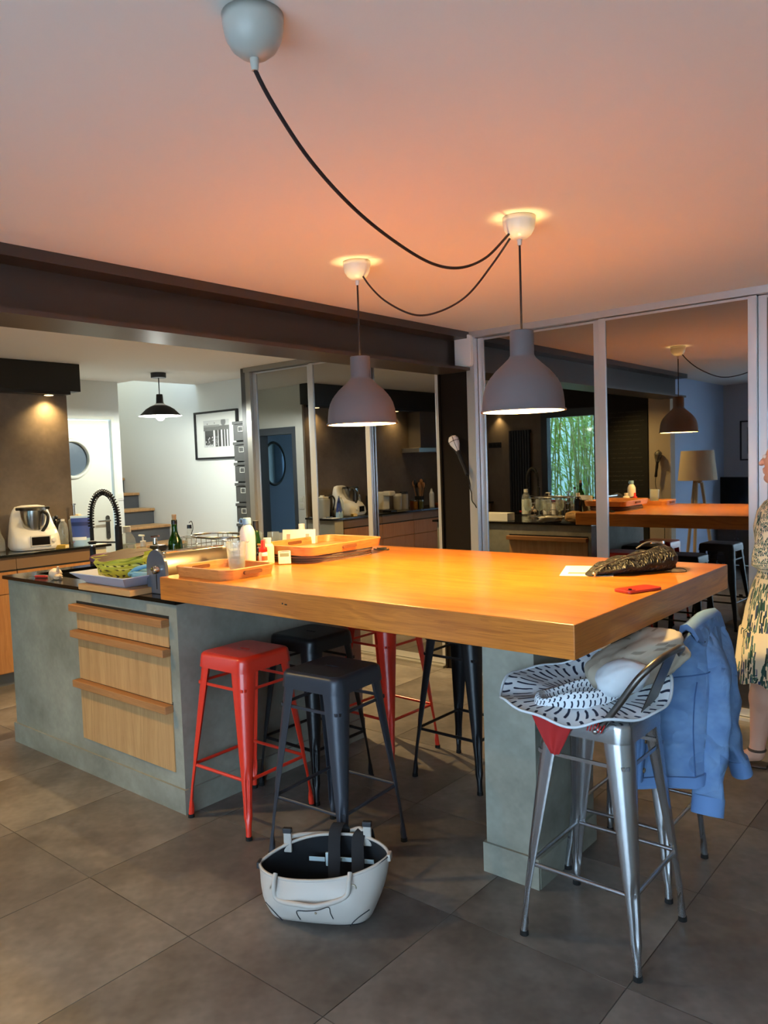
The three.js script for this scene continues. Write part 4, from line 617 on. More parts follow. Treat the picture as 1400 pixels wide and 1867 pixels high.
// ------------------------------------------------------------------ living room things seen in the mirrors
{
  const l = thing('floor_lamp', 'wooden tripod floor lamp with a beige drum shade', 'floor lamp', [.22, 0, 4.46]);
  part('shade', lathe([[.178, 1.60], [.215, 1.26], [.213, 1.26], [.176, 1.60]], 48), mat(0xc9b9a2, .85, 0, { side: THREE.DoubleSide }), l, 'beige fabric drum shade'); part('socket', [cyl(.02, .02, .12, 0, 1.36, 0), cyl(.05, .05, .03, 0, 1.24, 0)], M.oak, l);
  part('spider', [0, 1, 2].map((k) => { const a = k * 2.094; return capRod(V(0, 1.42, 0), V(Math.cos(a) * .195, 1.43, Math.sin(a) * .195), .003, 6); }), M.steel, l); part('bulb', sph(.035, 0, 1.45, 0), mat(0xeeeade, .4), l, 'unlit bulb');
  for (let k = 0; k < 3; k++) { const a = k * 2.094 + .6; part('leg', capRod(V(Math.cos(a) * .045, 1.235, Math.sin(a) * .045), V(Math.cos(a) * .21, .012, Math.sin(a) * .21), .019, 10), mat(0xc4ad8a, .6), l, 'pale wooden leg'); }
  const cb = thing('chalkboard', 'tall black chalkboard covered in chalk handwriting', 'chalkboard', [-.69, 1.35, ZW - .006], Math.PI);
  const t = canvasTex(384, 1024, (c, W, H) => {
    c.fillStyle = '#1d1d1b'; c.fillRect(0, 0, W, H); c.lineWidth = 2.4; c.lineCap = 'round';
    for (let line = 0; line < 26; line++) { const y0 = 50 + line * 34; let x = 24 + hash(line, 1, 6) * 50; const end = W - 30 - hash(line, 2, 6) * 110; c.strokeStyle = 'rgba(190,186,176,' + (.10 + hash(line, 3, 6) * .22) + ')';
      while (x < end) { const wl = 20 + hash(line, Math.floor(x), 7) * 60; c.beginPath(); c.moveTo(x, y0); for (let q = 0; q < wl; q += 5) c.quadraticCurveTo(x + q + 2, y0 - 13 * hash(q, line + Math.floor(x), 8), x + q + 5, y0 + 3 * (hash(q, line, 9) - .5)); c.stroke(); x += wl + 12; } }
  });
  part('slate', bb(-.3, .3, -.85, .83, -.004, .004), mat(0x1d1d1b, .85), cb); part('chalk_writing', new THREE.PlaneGeometry(.6, 1.68).translate(0, -.01, .0052), mat(0xffffff, .9, 0, { map: t }), cb, 'faint lines of chalk handwriting');
  const r = thing('radiator', 'tall black column radiator on the taupe wall', 'radiator', [-2.16, 0, ZW - .05]);
  for (let k = 0; k < 8; k++) part('column', ext(rrShape(.024, 1.55, .01), .03, .004).translate(-.14 + k * .04, 1.18, -.02), M.black, r); part('header', [bb(-.16, .16, .40, .44, -.012, .03), bb(-.16, .16, 1.92, 1.96, -.012, .03)], M.black, r); part('bracket', [bb(-.1, -.08, .7, .74, .02, .05), bb(.08, .1, .7, .74, .02, .05)], M.black, r);
  const o = thing('socket_plate', 'wide black socket plate on the taupe wall', 'socket', [-2.58, 1.775, ZW - .001], Math.PI); part('plate', ext(rrShape(.2, .07, .006), .008, .002), M.black, o); for (let k = -1; k <= 1; k++) part('insert', cyl(.022, .022, .004, 0, 0, 0, 18).rotateX(Math.PI / 2).translate(k * .062, 0, .0115), M.blackMatt, o);
  for (const [x, lab] of [[.36, 'black framed print on the grey wall, left of the pair'], [.95, 'black framed print on the grey wall beside the window']]) { const f = thing('framed_print', lab, 'picture', [x, 1.72, ZB - .001], Math.PI, 'black framed prints on the grey wall'); part('frame', [bb(-.26, .26, .25, .27, 0, .025), bb(-.26, .26, -.27, -.25, 0, .025), bb(-.26, -.24, -.25, .25, 0, .025), bb(.24, .26, -.25, .25, 0, .025)], M.black, f); part('mount', bb(-.24, .24, -.25, .25, .001, .01), mat(0xd6d8da, .7), f); part('print', new THREE.PlaneGeometry(.34, .36).translate(0, 0, .011), mat(0xffffff, .6, 0, { map: tex(64, 64, (u, v) => { const a = 60 + fbm(u, v, 5, 5, 3, 5) * 120; return [a, a + 4, a + 12]; }) }), f, 'blue grey print'); }
  const tv = thing('television', 'dark flat television standing by the grey wall', 'television', [.13, .7215, 6.36], Math.PI + .35); part('panel', box(.62, .42, .03, 0, .30, 0, .006), M.blackGloss, tv); part('stand', [box(.06, .12, .03, 0, .05, .01), box(.26, .014, .16, 0, .007, 0, .004)], M.black, tv);
  const sb = thing('sideboard', 'low dark sideboard under the television', 'sideboard', [.17, 0, 6.36]); part('carcass', box(.5, .64, .4, 0, .40, 0, .004), mat(0x3a3532, .5), sb); for (const s of [-1, 1]) { const d = part('door', box(.24, .58, .016, s * .123, .40, -.208, .002), mat(0x423c38, .5), sb); part('knob', sph(.012, s * .02, .42, -.222, 10, 8), M.steel, d); } for (const [sx, sz] of [[-1, -1], [1, -1], [-1, 1], [1, 1]]) part('leg', cyl(.014, .018, .08, sx * .22, .04, sz * .16), M.black, sb);
}
// ------------------------------------------------------------------ things on the bar table
function woodTray(name, label, w, d, h, pos, rc, turn = 0) {
  const t = thing(name, label, 'tray', pos, turn), th = .011;
  const rrR = (hw, hd, r, y) => { const o = []; for (let q = 0; q < 4; q++) for (let k = 0; k <= 6; k++) { const a = -(q + k / 6) * Math.PI / 2, cx = (q === 0 || q === 3 ? 1 : -1) * (hw - r), cz = (q < 2 ? -1 : 1) * (hd - r); o.push(V(cx + r * Math.cos(a), y, cz + r * Math.sin(a))); } return o; };
  part('base', metreUV(flat(ext(rrShape(w - .004, d - .004, rc), .008)).translate(0, .001, 0)), M.acacia, t, 'flat wooden base');
  const fl = .012; part('rim', metreUV(loft([rrR(w / 2, d / 2, rc, 0), rrR(w / 2 + fl * .7, d / 2 + fl * .7, rc, h - .004), rrR(w / 2 + fl * .6, d / 2 + fl * .6, rc, h), rrR(w / 2 + fl * .6 - th + .002, d / 2 + fl * .6 - th + .002, rc, h), rrR(w / 2 - th + fl * .6, d / 2 - th + fl * .6, rc, h - .003), rrR(w / 2 - th, d / 2 - th, rc, .009)], { cap: false })), M.acacia, t, 'raised wooden rim');
  for (const s of [-1, 1]) { const g = ext(rrShape(.10, h * .36, h * .17), .0275, 0).rotateY(Math.PI / 2).translate(s > 0 ? w / 2 - .011 : -w / 2 - .0165, h * .55, 0); part('handle_slot', g, mat(0x6e3f1c, .7), t, 'cut-out handle slot'); }
  return t;
}
woodTray('wooden_tray', 'small wooden tray with a glass at the table corner', .365, .285, .046, [.405, TT, 2.578], .05);
{
  const g = thing('drinking_glass', 'fluted drinking glass half full of water on small tray', 'glass', [.445, TT + .0095, 2.54]);
  const fl = (r, y, n = 40) => Array.from({ length: n }, (_, k) => { const a = -k / n * 2 * Math.PI, m = r * (1 + (y > .02 && y < .115 ? .018 * Math.cos(a * 20) : 0)); return V(Math.cos(a) * m, y, Math.sin(a) * m); });
  part('glass_body', loft([fl(.033, 0, 80), fl(.034, .012, 80), fl(.0365, .03, 80), fl(.042, .10, 80), fl(.0445, .118, 80), fl(.045, .138, 80), fl(.0425, .138, 80), fl(.042, .118, 80), fl(.0345, .03, 80), fl(.031, .012, 80), fl(.001, .010, 80)], { cap: false }), M.clear, g, 'clear ribbed glass');
  part('water', loft([fl(.031, .0125), fl(.0375, .066), fl(.001, .067)], { cap: false }), phys({ color: 0xdfe8e8, roughness: .03, transmission: .95, thickness: 0, ior: 1.33 }), g, 'water');
}
{ // placemats and the larger tray
  const shape = () => rrShape(.40, .53, .16);
  const cols = [0x7b5c48, 0x4c3830, 0x8a6c52, 0x3e3230, 0x9a7a5c, 0x54413a, 0x3c302e];
  for (let k = 0; k < 7; k++) single('placemat', flat(ext(shape(), .0036, .0009, 10)).translate(rr(-.006, .006), .001, rr(-.008, .008)), mat(cols[k], .9), 'brown woven placemat in the stack under the larger tray', 'placemat', [.335, TT + k * .0056, 1.88], rr(-.05, .05), 'stacked brown placemats');
  woodTray('wooden_tray', 'larger wooden tray on top of the brown placemats', .40, .55, .046, [.335, TT + .0402, 1.89], .055);
}
function lathed(name, label, category, pos, prof, m, extra) { const t = thing(name, label, category, pos); part('bottle_body', lathe(prof, 32), m, t); extra?.(t); return t; }
lathed('water_bottle', 'white insulated bottle with a pale blue cap', 'bottle', [.30, TT, 2.35], [[0, 0], [.034, 0], [.037, .004], [.0375, .15], [.036, .172], [.028, .192], [.019, .202], [.018, .206], [0, .206]], mat(0xeee6d8, .4), (t) => {
  part('cap', lathe([[0, .206], [.019, .206], [.0205, .21], [.0205, .234], [.018, .238], [0, .238]], 24), mat(0x7ea6cc, .4), t, 'pale blue cap'); part('loop', new THREE.TorusGeometry(.012, .0035, 8, 18).translate(-.022, .222, .016), mat(0x7ea6cc, .4), t);
  const tx = canvasTex(128, 64, (c, W, H) => { c.fillStyle = '#eee6d8'; c.fillRect(0, 0, W, H); c.strokeStyle = '#26262a'; c.lineWidth = 4; c.beginPath(); c.moveTo(20, 20); c.quadraticCurveTo(30, 52, 48, 34); c.quadraticCurveTo(52, 22, 58, 34); c.quadraticCurveTo(66, 50, 78, 28); c.quadraticCurveTo(86, 46, 106, 18); c.stroke(); });
  part('logo', new THREE.CylinderGeometry(.0379, .0379, .03, 20, 1, true, .35, .9).translate(0, .125, 0), mat(0xffffff, .4, 0, { map: tx }), t, 'small black handwritten logo');
});
lathed('glue_bottle', 'small white bottle with a red nozzle cap', 'bottle', [.352, TT, 2.30], [[0, 0], [.02, 0], [.022, .003], [.022, .06], [.018, .07], [0, .072]], mat(0xefeae0, .4), (t) => { part('cap', lathe([[0, .072], [.021, .072], [.02, .09], [.011, .095], [.009, .126], [0, .128]], 20), mat(0xd2201c, .4), t, 'red nozzle cap'); part('label_patch', new THREE.CylinderGeometry(.0223, .0223, .022, 16, 1, true, .5, 1.5).translate(0, .04, 0), mat(0xd0643c, .5), t, 'orange label'); });
lathed('spice_bottle', 'short bottle with orange and purple label behind the red cap', 'bottle', [.318, TT, 2.288], [[0, 0], [.021, 0], [.022, .003], [.022, .055], [.016, .066], [0, .068]], mat(0x2a2440, .4), (t) => { part('cap', cyl(.016, .016, .02, 0, .078, 0), mat(0x2c2850, .5), t); part('label_patch', new THREE.CylinderGeometry(.0224, .0224, .04, 16, 1, true, .1, 1.4).translate(0, .03, 0), mat(0xd97a2a, .5), t, 'orange label'); });
lathed('lotion_bottle', 'cream plastic bottle standing right of the white insulated bottle', 'bottle', [.30, TT, 2.225], [[0, 0], [.03, 0], [.032, .004], [.032, .085], [.024, .1], [0, .103]], M.cream, (t) => { part('cap', cyl(.018, .02, .025, 0, .116, 0), M.whitePlastic, t); });
{
  const t = thing('kitchen_timer', 'cream digital kitchen timer leaning near the placemats', 'timer', [.402, TT + .0008, 2.208], .86); const tilt = -.16;
  part('case', box(.062, .066, .016, 0, .033, 0, .005).rotateX(tilt), mat(0xf0e9cf, .4), t); part('display', box(.045, .017, .003, 0, .046, .0075, .001).rotateX(tilt), mat(0x7c8266, .25), t, 'grey green display'); part('top_slot', box(.05, .002, .004, 0, .0625, .008).rotateX(tilt), M.slate, t); part('buttons', [box(.012, .008, .003, -.016, .02, .0078, .001), box(.012, .008, .003, 0, .02, .0078, .001), box(.012, .008, .003, .016, .02, .0078, .001)].map((g) => g.rotateX(tilt)), M.cream, t);
}
single('black_cable', tube([V(-.05, .004, 0), V(-.02, .006, .03), V(.03, .004, .015), V(.02, .01, -.02), V(-.03, .006, -.015), V(0, .012, .025), V(.05, .004, 0), V(.03, .004, -.03)], .0035, 60, 6), M.blackMatt, 'small tangle of black cable beside the larger tray', 'cable', [.44, TT, 1.52]);
{
  const tx = canvasTex(256, 360, (c, W, H) => { c.fillStyle = '#f3efe4'; c.fillRect(0, 0, W, H); c.fillStyle = '#9c988c'; for (let k = 0; k < 14; k++) c.fillRect(24, 40 + k * 13, 120 + hash(k, 1, 2) * 80, 3); c.fillStyle = '#6f6f74'; c.fillRect(30, 236, 180, 70); c.fillStyle = '#b9b4a6'; c.fillRect(30, 316, 190, 4); });
  const p = thing('paper_sheet', 'printed white sheet of paper under the black leather pouch', 'paper', [1.79, TT + .0008, 1.775], .38); part('sheet', box(.21, .0006, .297), M.paper, p); part('print', new THREE.PlaneGeometry(.2, .287).rotateX(-Math.PI / 2).translate(0, .0005, 0), mat(0xffffff, .8, 0, { map: tx }), p, 'printed lines');
}
{ // black leather pouch
  const L = phys({ color: 0x0a0807, roughness: .46, clearcoat: .15, clearcoatRoughness: .3, bumpMap: tex(256, 256, (u, v) => { const a = 255 * Math.abs(Math.sin(fbm(u, v, 3, 6, 4, 33) * 16)); return [a, a, a]; }, [.5, .5], false), bumpScale: .008 }), p = thing('leather_pouch', 'creased black leather pouch bag lying on the table', 'bag', [1.955, TT + .0015, 1.745], 1.0);
  const rings = []; for (let i = 0; i <= 30; i++) { const t = i / 30, x = -.185 + t * .37, e = Math.sin(Math.PI * Math.min(1, .06 + t * 1.02 > .5 ? 1 - Math.max(0, t - .93) * 5 : (.08 + t) * 1.8)) ** .6 || .1; const up = .045 + .046 * Math.min(1, t * 1.25) + .006 * Math.sin(t * 22), hw = (.03 + .05 * Math.min(1, t * 3.2)) * (t > .95 ? 1 - (t - .95) * 4 : 1);
    const hh = (t < .12 ? .35 + t * 5.4 : 1) * up; rings.push(Array.from({ length: 36 }, (_, k) => { const a = k / 36 * 2 * Math.PI, c = Math.cos(a), s = Math.sin(a), m = 1 + .13 * n3(t * 7, c * 3.5, s * 3.5, 41) + .05 * Math.abs(n3(t * 16, c * 7, s * 7, 43)); return V(x + .012 * s, Math.max(0, hh * .5 + hh * .5 * Math.sign(s) * Math.abs(s) ** .75 * m), c * hw * m * (1 - .25 * Math.max(0, s))); })); }
  part('pouch_body', loft(rings), L, p, 'creased black leather'); 
  part('zip', tube([V(-.18, .03, .032), V(-.12, .052, .045), V(-.04, .075, .052), V(.04, .087, .056)], .0028, 40, 6), mat(0x2c2622, .4), p, 'dark zip'); part('zip_pull', [sph(.006, -.186, .012, .03, 10, 8), box(.004, .016, .006, -.186, .0085, .038)], M.steel, p, 'metal zip pull');
  part('strap', tube([V(.02, .098, .02), V(.06, .122, .035), V(.11, .118, .05), V(.14, .10, .06)], .0035, 30, 6), mat(0x4a4440, .3), p, 'rolled leather strap'); part('strap', tube([V(.17, .012, .06), V(.20, .01, .08), V(.19, .003, .11), V(.12, .003, .105)], .0022, 30, 6), mat(0x3a2a1c, .5), p, 'thin cord'); part('clasp', [box(.05, .006, .012, .13, .113, .0, .002), cyl(.006, .006, .01, .165, .113, 0)], M.chrome, p, 'chrome clasp');
}
{
  const p = thing('smartphone', 'smartphone in a red case lying at the table edge', 'phone', [2.15, TT + .001, 2.143], 1.177);
  part('case', flat(ext(rrShape(.158, .078, .014), .006, .0015)).translate(0, .0015, 0), phys({ color: 0xa8281c, roughness: .35, clearcoat: .3 }), p, 'red case'); part('camera_bump', flat(ext(rrShape(.03, .03, .008), .001, .0006)).translate(-.055, .0092, .018), mat(0x7c1c14, .3), p); part('lens', [cyl(.006, .006, .002, -.061, .0112, .024, 16), cyl(.006, .006, .002, -.049, .0112, .012, 16)], M.blackGloss, p);
}
// ------------------------------------------------------------------ things on the island
single('cutting_board', metreUV(bb(-.485, -.02, 0, .03, -.18, .18, .004)), M.oak, 'thick wooden cutting board at the island front edge', 'cutting board', [0, WT + .0005, 2.625]);
{
  const t = thing('serving_tray', 'pale lilac flared tray holding snack bags', 'tray', [-.28, WT + .0315, 2.675]), rc = (w, d, y) => [V(w, y, d), V(-w, y, d), V(-w, y, -d), V(w, y, -d)];
  part('tray_body', loft([rc(.17, .095, 0), rc(.245, .15, .052), rc(.245, .15, .056), rc(.24, .146, .056), rc(.168, .093, .006)], { cap: true }).toNonIndexed(), mat(0xb9bdd2, .4), t).geometry.computeVertexNormals();
}
{
  const bagTex = canvasTex(256, 256, (c, W, H) => { c.fillStyle = '#b9b53c'; c.fillRect(0, 0, W, H); for (let k = 0; k < 40; k++) { c.fillStyle = ['#d6cf74', '#8f9430', '#a8b040'][k % 3]; c.fillRect(hash(k, 1, 1) * W, hash(k, 2, 1) * H, 40, 12); } c.strokeStyle = '#241c10'; c.lineWidth = 4; for (let k = 0; k < 60; k++) { const x = (k % 20) * 12.8 + 3, y = 96 + Math.floor(k / 20) * 40; c.beginPath(); c.moveTo(x, y + hash(k, 1, 12) * 6); c.quadraticCurveTo(x + 9 * hash(k, 2, 12), y + 10, x + 8 * hash(k, 3, 12), y + 12 + 10 * hash(k, 4, 12)); c.stroke(); } });
  const b = thing('snack_bag', 'open yellow green snack bag in the lilac tray', 'bag', [-.345, WT + .098, 2.63], .6);
  b.rotation.order = 'YXZ'; b.rotation.set(.38, .75, 0);
  const N = 40, ringS = (y, a, bz, s) => Array.from({ length: N }, (_, k) => { const t = -k / N * 2 * Math.PI, m = 1 + .09 * Math.sin(t * 5 + y * 60 + s) + .05 * Math.sin(t * 9 + y * 30); return V(Math.cos(t) * a * m, y + .018 * Math.cos(t) * (y > .05 ? 1 : 0), Math.sin(t) * bz * m); });
  part('bag_body', loft([ringS(-.045, .09, .035, 0), ringS(-.03, .115, .055, 1), ringS(.01, .135, .06, 2), ringS(.04, .13, .055, 3), ringS(.065, .14, .05, 4), ringS(.075, .145, .056, 5)], { cap: true }), mat(0xffffff, .35, .1, { map: bagTex, side: THREE.DoubleSide }), b, 'crinkled yellow green foil');
  part('bag_mouth', loft([ringS(.0752, .143, .054, 5), ringS(.05, .12, .03, 4), ringS(.0, .1, .02, 3)], { cap: true }), mat(0x3a1712, .5), b, 'dark red inside of the bag');
  single('chocolate_bag', pouch(.26, .07, .14, .12, 5, 9, .7), mat(0x5c3450, .35), 'purple foil bag at the back of the lilac tray', 'bag', [-.60, WT + .115, 2.52], .5);
  single('nut_bag', pouch(.2, .075, .14, .12, 6, 19, .7), mat(0x2e3322, .4), 'dark green packet under the purple bag', 'bag', [-.56, WT + .040, 2.53], .4);
  single('plastic_bag', [pouch(.16, .05, .16, .18, 6, 29, .7), tube([V(-.1, .0, .03), V(-.03, .035, .05), V(.05, .05, .02), V(.09, .04, -.05)], .012, 30, 6)], mat(0x5f9ac4, .4), 'crumpled blue plastic bag in the lilac tray', 'bag', [-.16, WT + .072, 2.60], .3);
}
{ // garlic, red knife by the sink
  const g = thing('garlic_bulb', 'pale garlic bulb by the sink edge', 'garlic', [-.985, WT + .0, 2.665]); part('bulb', pouch(.07, .06, .07, .06, 8, 5, 1).translate(0, .03, 0), mat(0xd9c6b4, .6), g); part('stem', [cyl(.01, .006, .03, .02, .062, 0).rotateZ(-.2), pouch(.05, .03, .04, .2, 6, 8, .8).translate(.05, .016, .01)], mat(0xc9b39c, .7), g);
  const k = thing('paring_knife', 'small knife with a red handle beside the garlic', 'knife', [-1.10, WT + .001, 2.69], .35); part('handle', box(.085, .014, .018, .0, .007, 0, .005), mat(0xb42a20, .4), k, 'red handle'); part('blade', box(.08, .0015, .014, -.08, .007, 0), M.steel, k);
}
{ // pull-down kitchen tap
  const t = thing('kitchen_tap', 'tall black kitchen tap with a coiled spring hose', 'tap', [-.746, WT, 2.405], .40);
  part('base', [cyl(.027, .027, .012, 0, .006, 0), cyl(.021, .019, .27, 0, .145, 0)], M.blackMatt, t); part('lever', capRod(V(.02, .1, 0), V(.085, .125, 0), .006), M.blackMatt, t);
  const arc = new THREE.CatmullRomCurve3([V(0, .27, 0), V(.0, .34, 0), V(-.012, .40, 0), V(-.045, .455, 0), V(-.09, .475, 0), V(-.135, .455, 0), V(-.168, .40, 0), V(-.178, .34, 0), V(-.178, .27, 0)]);
  part('hose', new THREE.TubeGeometry(arc, 60, .0075, 8), M.blackMatt, t);
  const coil = []; const n = 34 * 10; for (let i = 0; i <= n; i++) { const u = i / n, q = arc.getPoint(u), tn = arc.getTangent(u), s = V(0, 0, 1), v = tn.clone().cross(s).normalize(), a = i / 10 * 2 * Math.PI; coil.push(q.addScaledVector(s, Math.cos(a) * .016).addScaledVector(v, Math.sin(a) * .016)); }
  part('spring', new THREE.TubeGeometry(new THREE.CatmullRomCurve3(coil), n, .0032, 5), M.blackMatt, t, 'black coiled spring');
  part('spray_head', [cyl(.011, .011, .07, -.178, .235, 0), cyl(.018, .016, .11, -.178, .11, 0), cyl(.02, .02, .012, -.178, .185, 0)], M.blackMatt, t, 'black spray head'); part('docking_arm', [capRod(V(0, .19, 0), V(-.16, .19, 0), .005), new THREE.TorusGeometry(.021, .005, 8, 20).rotateX(Math.PI / 2).translate(-.178, .19, 0)], M.blackMatt, t); part('collar', cyl(.019, .019, .006, -.178, .172, 0), M.chrome, t, 'chrome collar');
}
{
  const tx = canvasTex(512, 256, (c, W, H) => { c.fillStyle = '#dfe6dc'; c.fillRect(0, 0, W, H); for (let q = 0; q < 2; q++) { const o = q * 256; c.fillStyle = '#f0c020'; c.beginPath(); c.arc(o + 150, 95, 42, 0, 7); c.fill(); c.strokeStyle = '#9cb04c'; c.lineWidth = 9; c.beginPath(); c.arc(o + 130, 180, 34, 0, 5); c.stroke(); c.fillStyle = '#a8bd84'; for (let k = 0; k < 26; k++) { c.beginPath(); c.ellipse(o + hash(k, 1, 2) * 250, hash(k, 2, 2) * 250, 5, 11, hash(k, 3, 2) * 3, 0, 7); c.fill(); } } });
  const b = thing('soda_bottle', 'clear soda maker bottle printed with a lemon', 'bottle', [-.83, WT, 2.30]);
  part('bottle_body', lathe([[0, 0], [.042, 0], [.046, .006], [.046, .17], [.042, .196], [.028, .222], [.02, .23], [.019, .236], [0, .236]], 32), M.clear, b, 'clear plastic'); part('sleeve_print', new THREE.CylinderGeometry(.0465, .0465, .15, 40, 1, true).translate(0, .09, 0), phys({ map: tx, roughness: .3, transmission: .08, thickness: 0 }), b, 'printed lemon pattern'); part('cap', cyl(.023, .022, .034, 0, .252, 0), mat(0xd9d6cc, .5), b, 'white cap');
  const tx2 = canvasTex(256, 128, (c, W, H) => { c.fillStyle = '#e6e2dc'; c.fillRect(0, 0, W, H); c.fillStyle = '#d03a78'; c.font = 'bold 62px sans-serif'; c.fillText('SAVON', 14, 60); c.fillStyle = '#c9a08c'; c.fillRect(0, 84, W, 44); });
  const s = thing('soap_dispenser', 'clear soap pump bottle with pink SAVON lettering', 'soap bottle', [-.592, WT, 2.35]);
  part('bottle_body', lathe([[0, 0], [.034, 0], [.036, .004], [.036, .12], [.03, .14], [.016, .158], [.014, .17], [0, .17]], 32), M.clear, s, 'clear bottle'); part('liquid', lathe([[0, .003], [.034, .003], [.034, .078], [0, .078]], 28), phys({ color: 0xc98a6c, roughness: .1, transmission: .5, thickness: 0 }), s, 'amber soap'); part('label', new THREE.CylinderGeometry(.0365, .0365, .04, 30, 1, true, -.6, 2.4).translate(0, .098, 0), mat(0xffffff, .5, 0, { map: tx2 }), s, 'label with pink lettering'); part('pump', [cyl(.017, .015, .03, 0, .183, 0), cyl(.005, .005, .03, 0, .21, 0), box(.05, .01, .014, -.012, .227, 0, .004)], M.cream, s, 'cream pump');
  const d = thing('dish_soap', 'amber washing up liquid bottle beside the soap pump', 'soap bottle', [-.47, WT, 2.36]); part('bottle_body', lathe([[0, 0], [.03, 0], [.033, .005], [.03, .1], [.02, .13], [.012, .14], [0, .14]], 26), phys({ color: 0x8a7a2c, roughness: .1, transmission: .6, thickness: 0 }), d); part('cap', cyl(.012, .01, .03, 0, .155, 0), M.black, d);
}
{ // steel toaster
  const t = thing('toaster', 'long brushed steel toaster with a dark end panel', 'toaster', [.022, WT, 2.48]); const L = .42;
  const sec = (z, s) => { const o = []; for (let k = 0; k <= 18; k++) { const a = -Math.PI * k / 18; o.push(V(Math.cos(a) * -.072 * s * (1 + .0), .105 + .088 * s * -Math.sin(a), z)); } return [V(.072 * s, .018, z), ...o.reverse(), V(-.072 * s, .018, z)]; };
  part('casing', loft([sec(-L / 2, .9), sec(-L / 2 + .02, 1), sec(L / 2 - .02, 1)].map((r) => r)), M.brushed, t, 'brushed steel casing');
  const ps = new THREE.Shape(); ps.moveTo(-.074, 0); ps.lineTo(.074, 0); ps.lineTo(.074, .125); ps.absellipse(0, .125, .074, .08, 0, Math.PI, false); ps.lineTo(-.074, 0); part('end_panel', ext(ps, .012, .003, 16).translate(0, .004, L / 2 - .02), phys({ color: 0x565a64, roughness: .2, clearcoat: .4 }), t, 'dark grey glossy end panel');
  part('knob', [lathe([[0, .028], [.018, .026], [.02, .0]], 24).rotateX(Math.PI / 2).translate(.02, .118, L / 2 - .004), box(.034, .008, .014, .03, .12, L / 2 + .028, .003)], M.chrome, t, 'chrome knob'); part('lever_slot', box(.004, .09, .002, .005, .07, L / 2 - .003), M.black, t); part('bread_slot', box(.03, .012, .32, 0, .19, -.01, .004), M.blackMatt, t, 'long dark bread slot'); part('slot_rim', [box(.006, .008, .34, .022, .194, -.01, .002), box(.006, .008, .34, -.022, .194, -.01, .002)], M.chrome, t, 'polished slot rim'); part('foot', [box(.13, .018, .03, 0, .009, .15), box(.13, .018, .03, 0, .009, -.15)], M.black, t);
}
lathed('wine_bottle', 'green wine bottle with a cork behind the toaster', 'bottle', [-.255, WT, 2.375], [[0, 0], [.035, 0], [.0375, .005], [.0375, .19], [.034, .215], [.018, .25], [.0145, .27], [.0145, .325], [0, .326]], M.greenGlass, (t) => { part('wine', lathe([[0, .004], [.034, .004], [.034, .13], [0, .13]], 24), phys({ color: 0x5a7a20, roughness: .1, transmission: .6, thickness: 0 }), t); part('cork', cyl(.011, .012, .03, 0, .338, 0), mat(0xc09a6c, .8), t, 'cork'); part('collar', cyl(.0155, .0155, .02, 0, .312, 0), M.black, t); });
lathed('swing_bottle', 'clear swing top bottle just behind the wine bottle', 'bottle', [-.27, WT, 2.27], [[0, 0], [.038, 0], [.04, .005], [.04, .15], [.03, .2], [.014, .24], [.013, .27], [0, .27]], M.clear, (t) => { part('stopper', cyl(.013, .012, .02, 0, .28, 0), M.black, t); part('wire', tube([V(.014, .24, 0), V(.03, .27, 0), V(.02, .31, 0), V(.0, .30, 0)], .002, 20, 5), M.black, t); });
{
  const b = thing('spice_grinder', 'square black canister behind the toaster panel', 'canister', [-.27, WT, 2.47], .2); part('case', box(.06, .17, .06, 0, .085, 0, .005), M.blackMatt, b); part('lid', box(.062, .03, .062, 0, .186, 0, .006), M.black, b);
  const c = thing('oil_bottle', 'slim oil bottle with a chrome pourer beside the black canister', 'bottle', [-.40, WT, 2.40]); part('bottle_body', lathe([[0, 0], [.026, 0], [.028, .004], [.028, .13], [.014, .17], [.012, .2], [0, .2]], 24), phys({ color: 0x6a6420, roughness: .08, transmission: .6, thickness: 0 }), c); part('pourer', [cyl(.013, .012, .03, 0, .21, 0), capRod(V(-.03, .232, 0), V(.035, .238, 0), .006)], M.chrome, c, 'chrome pourer');
}
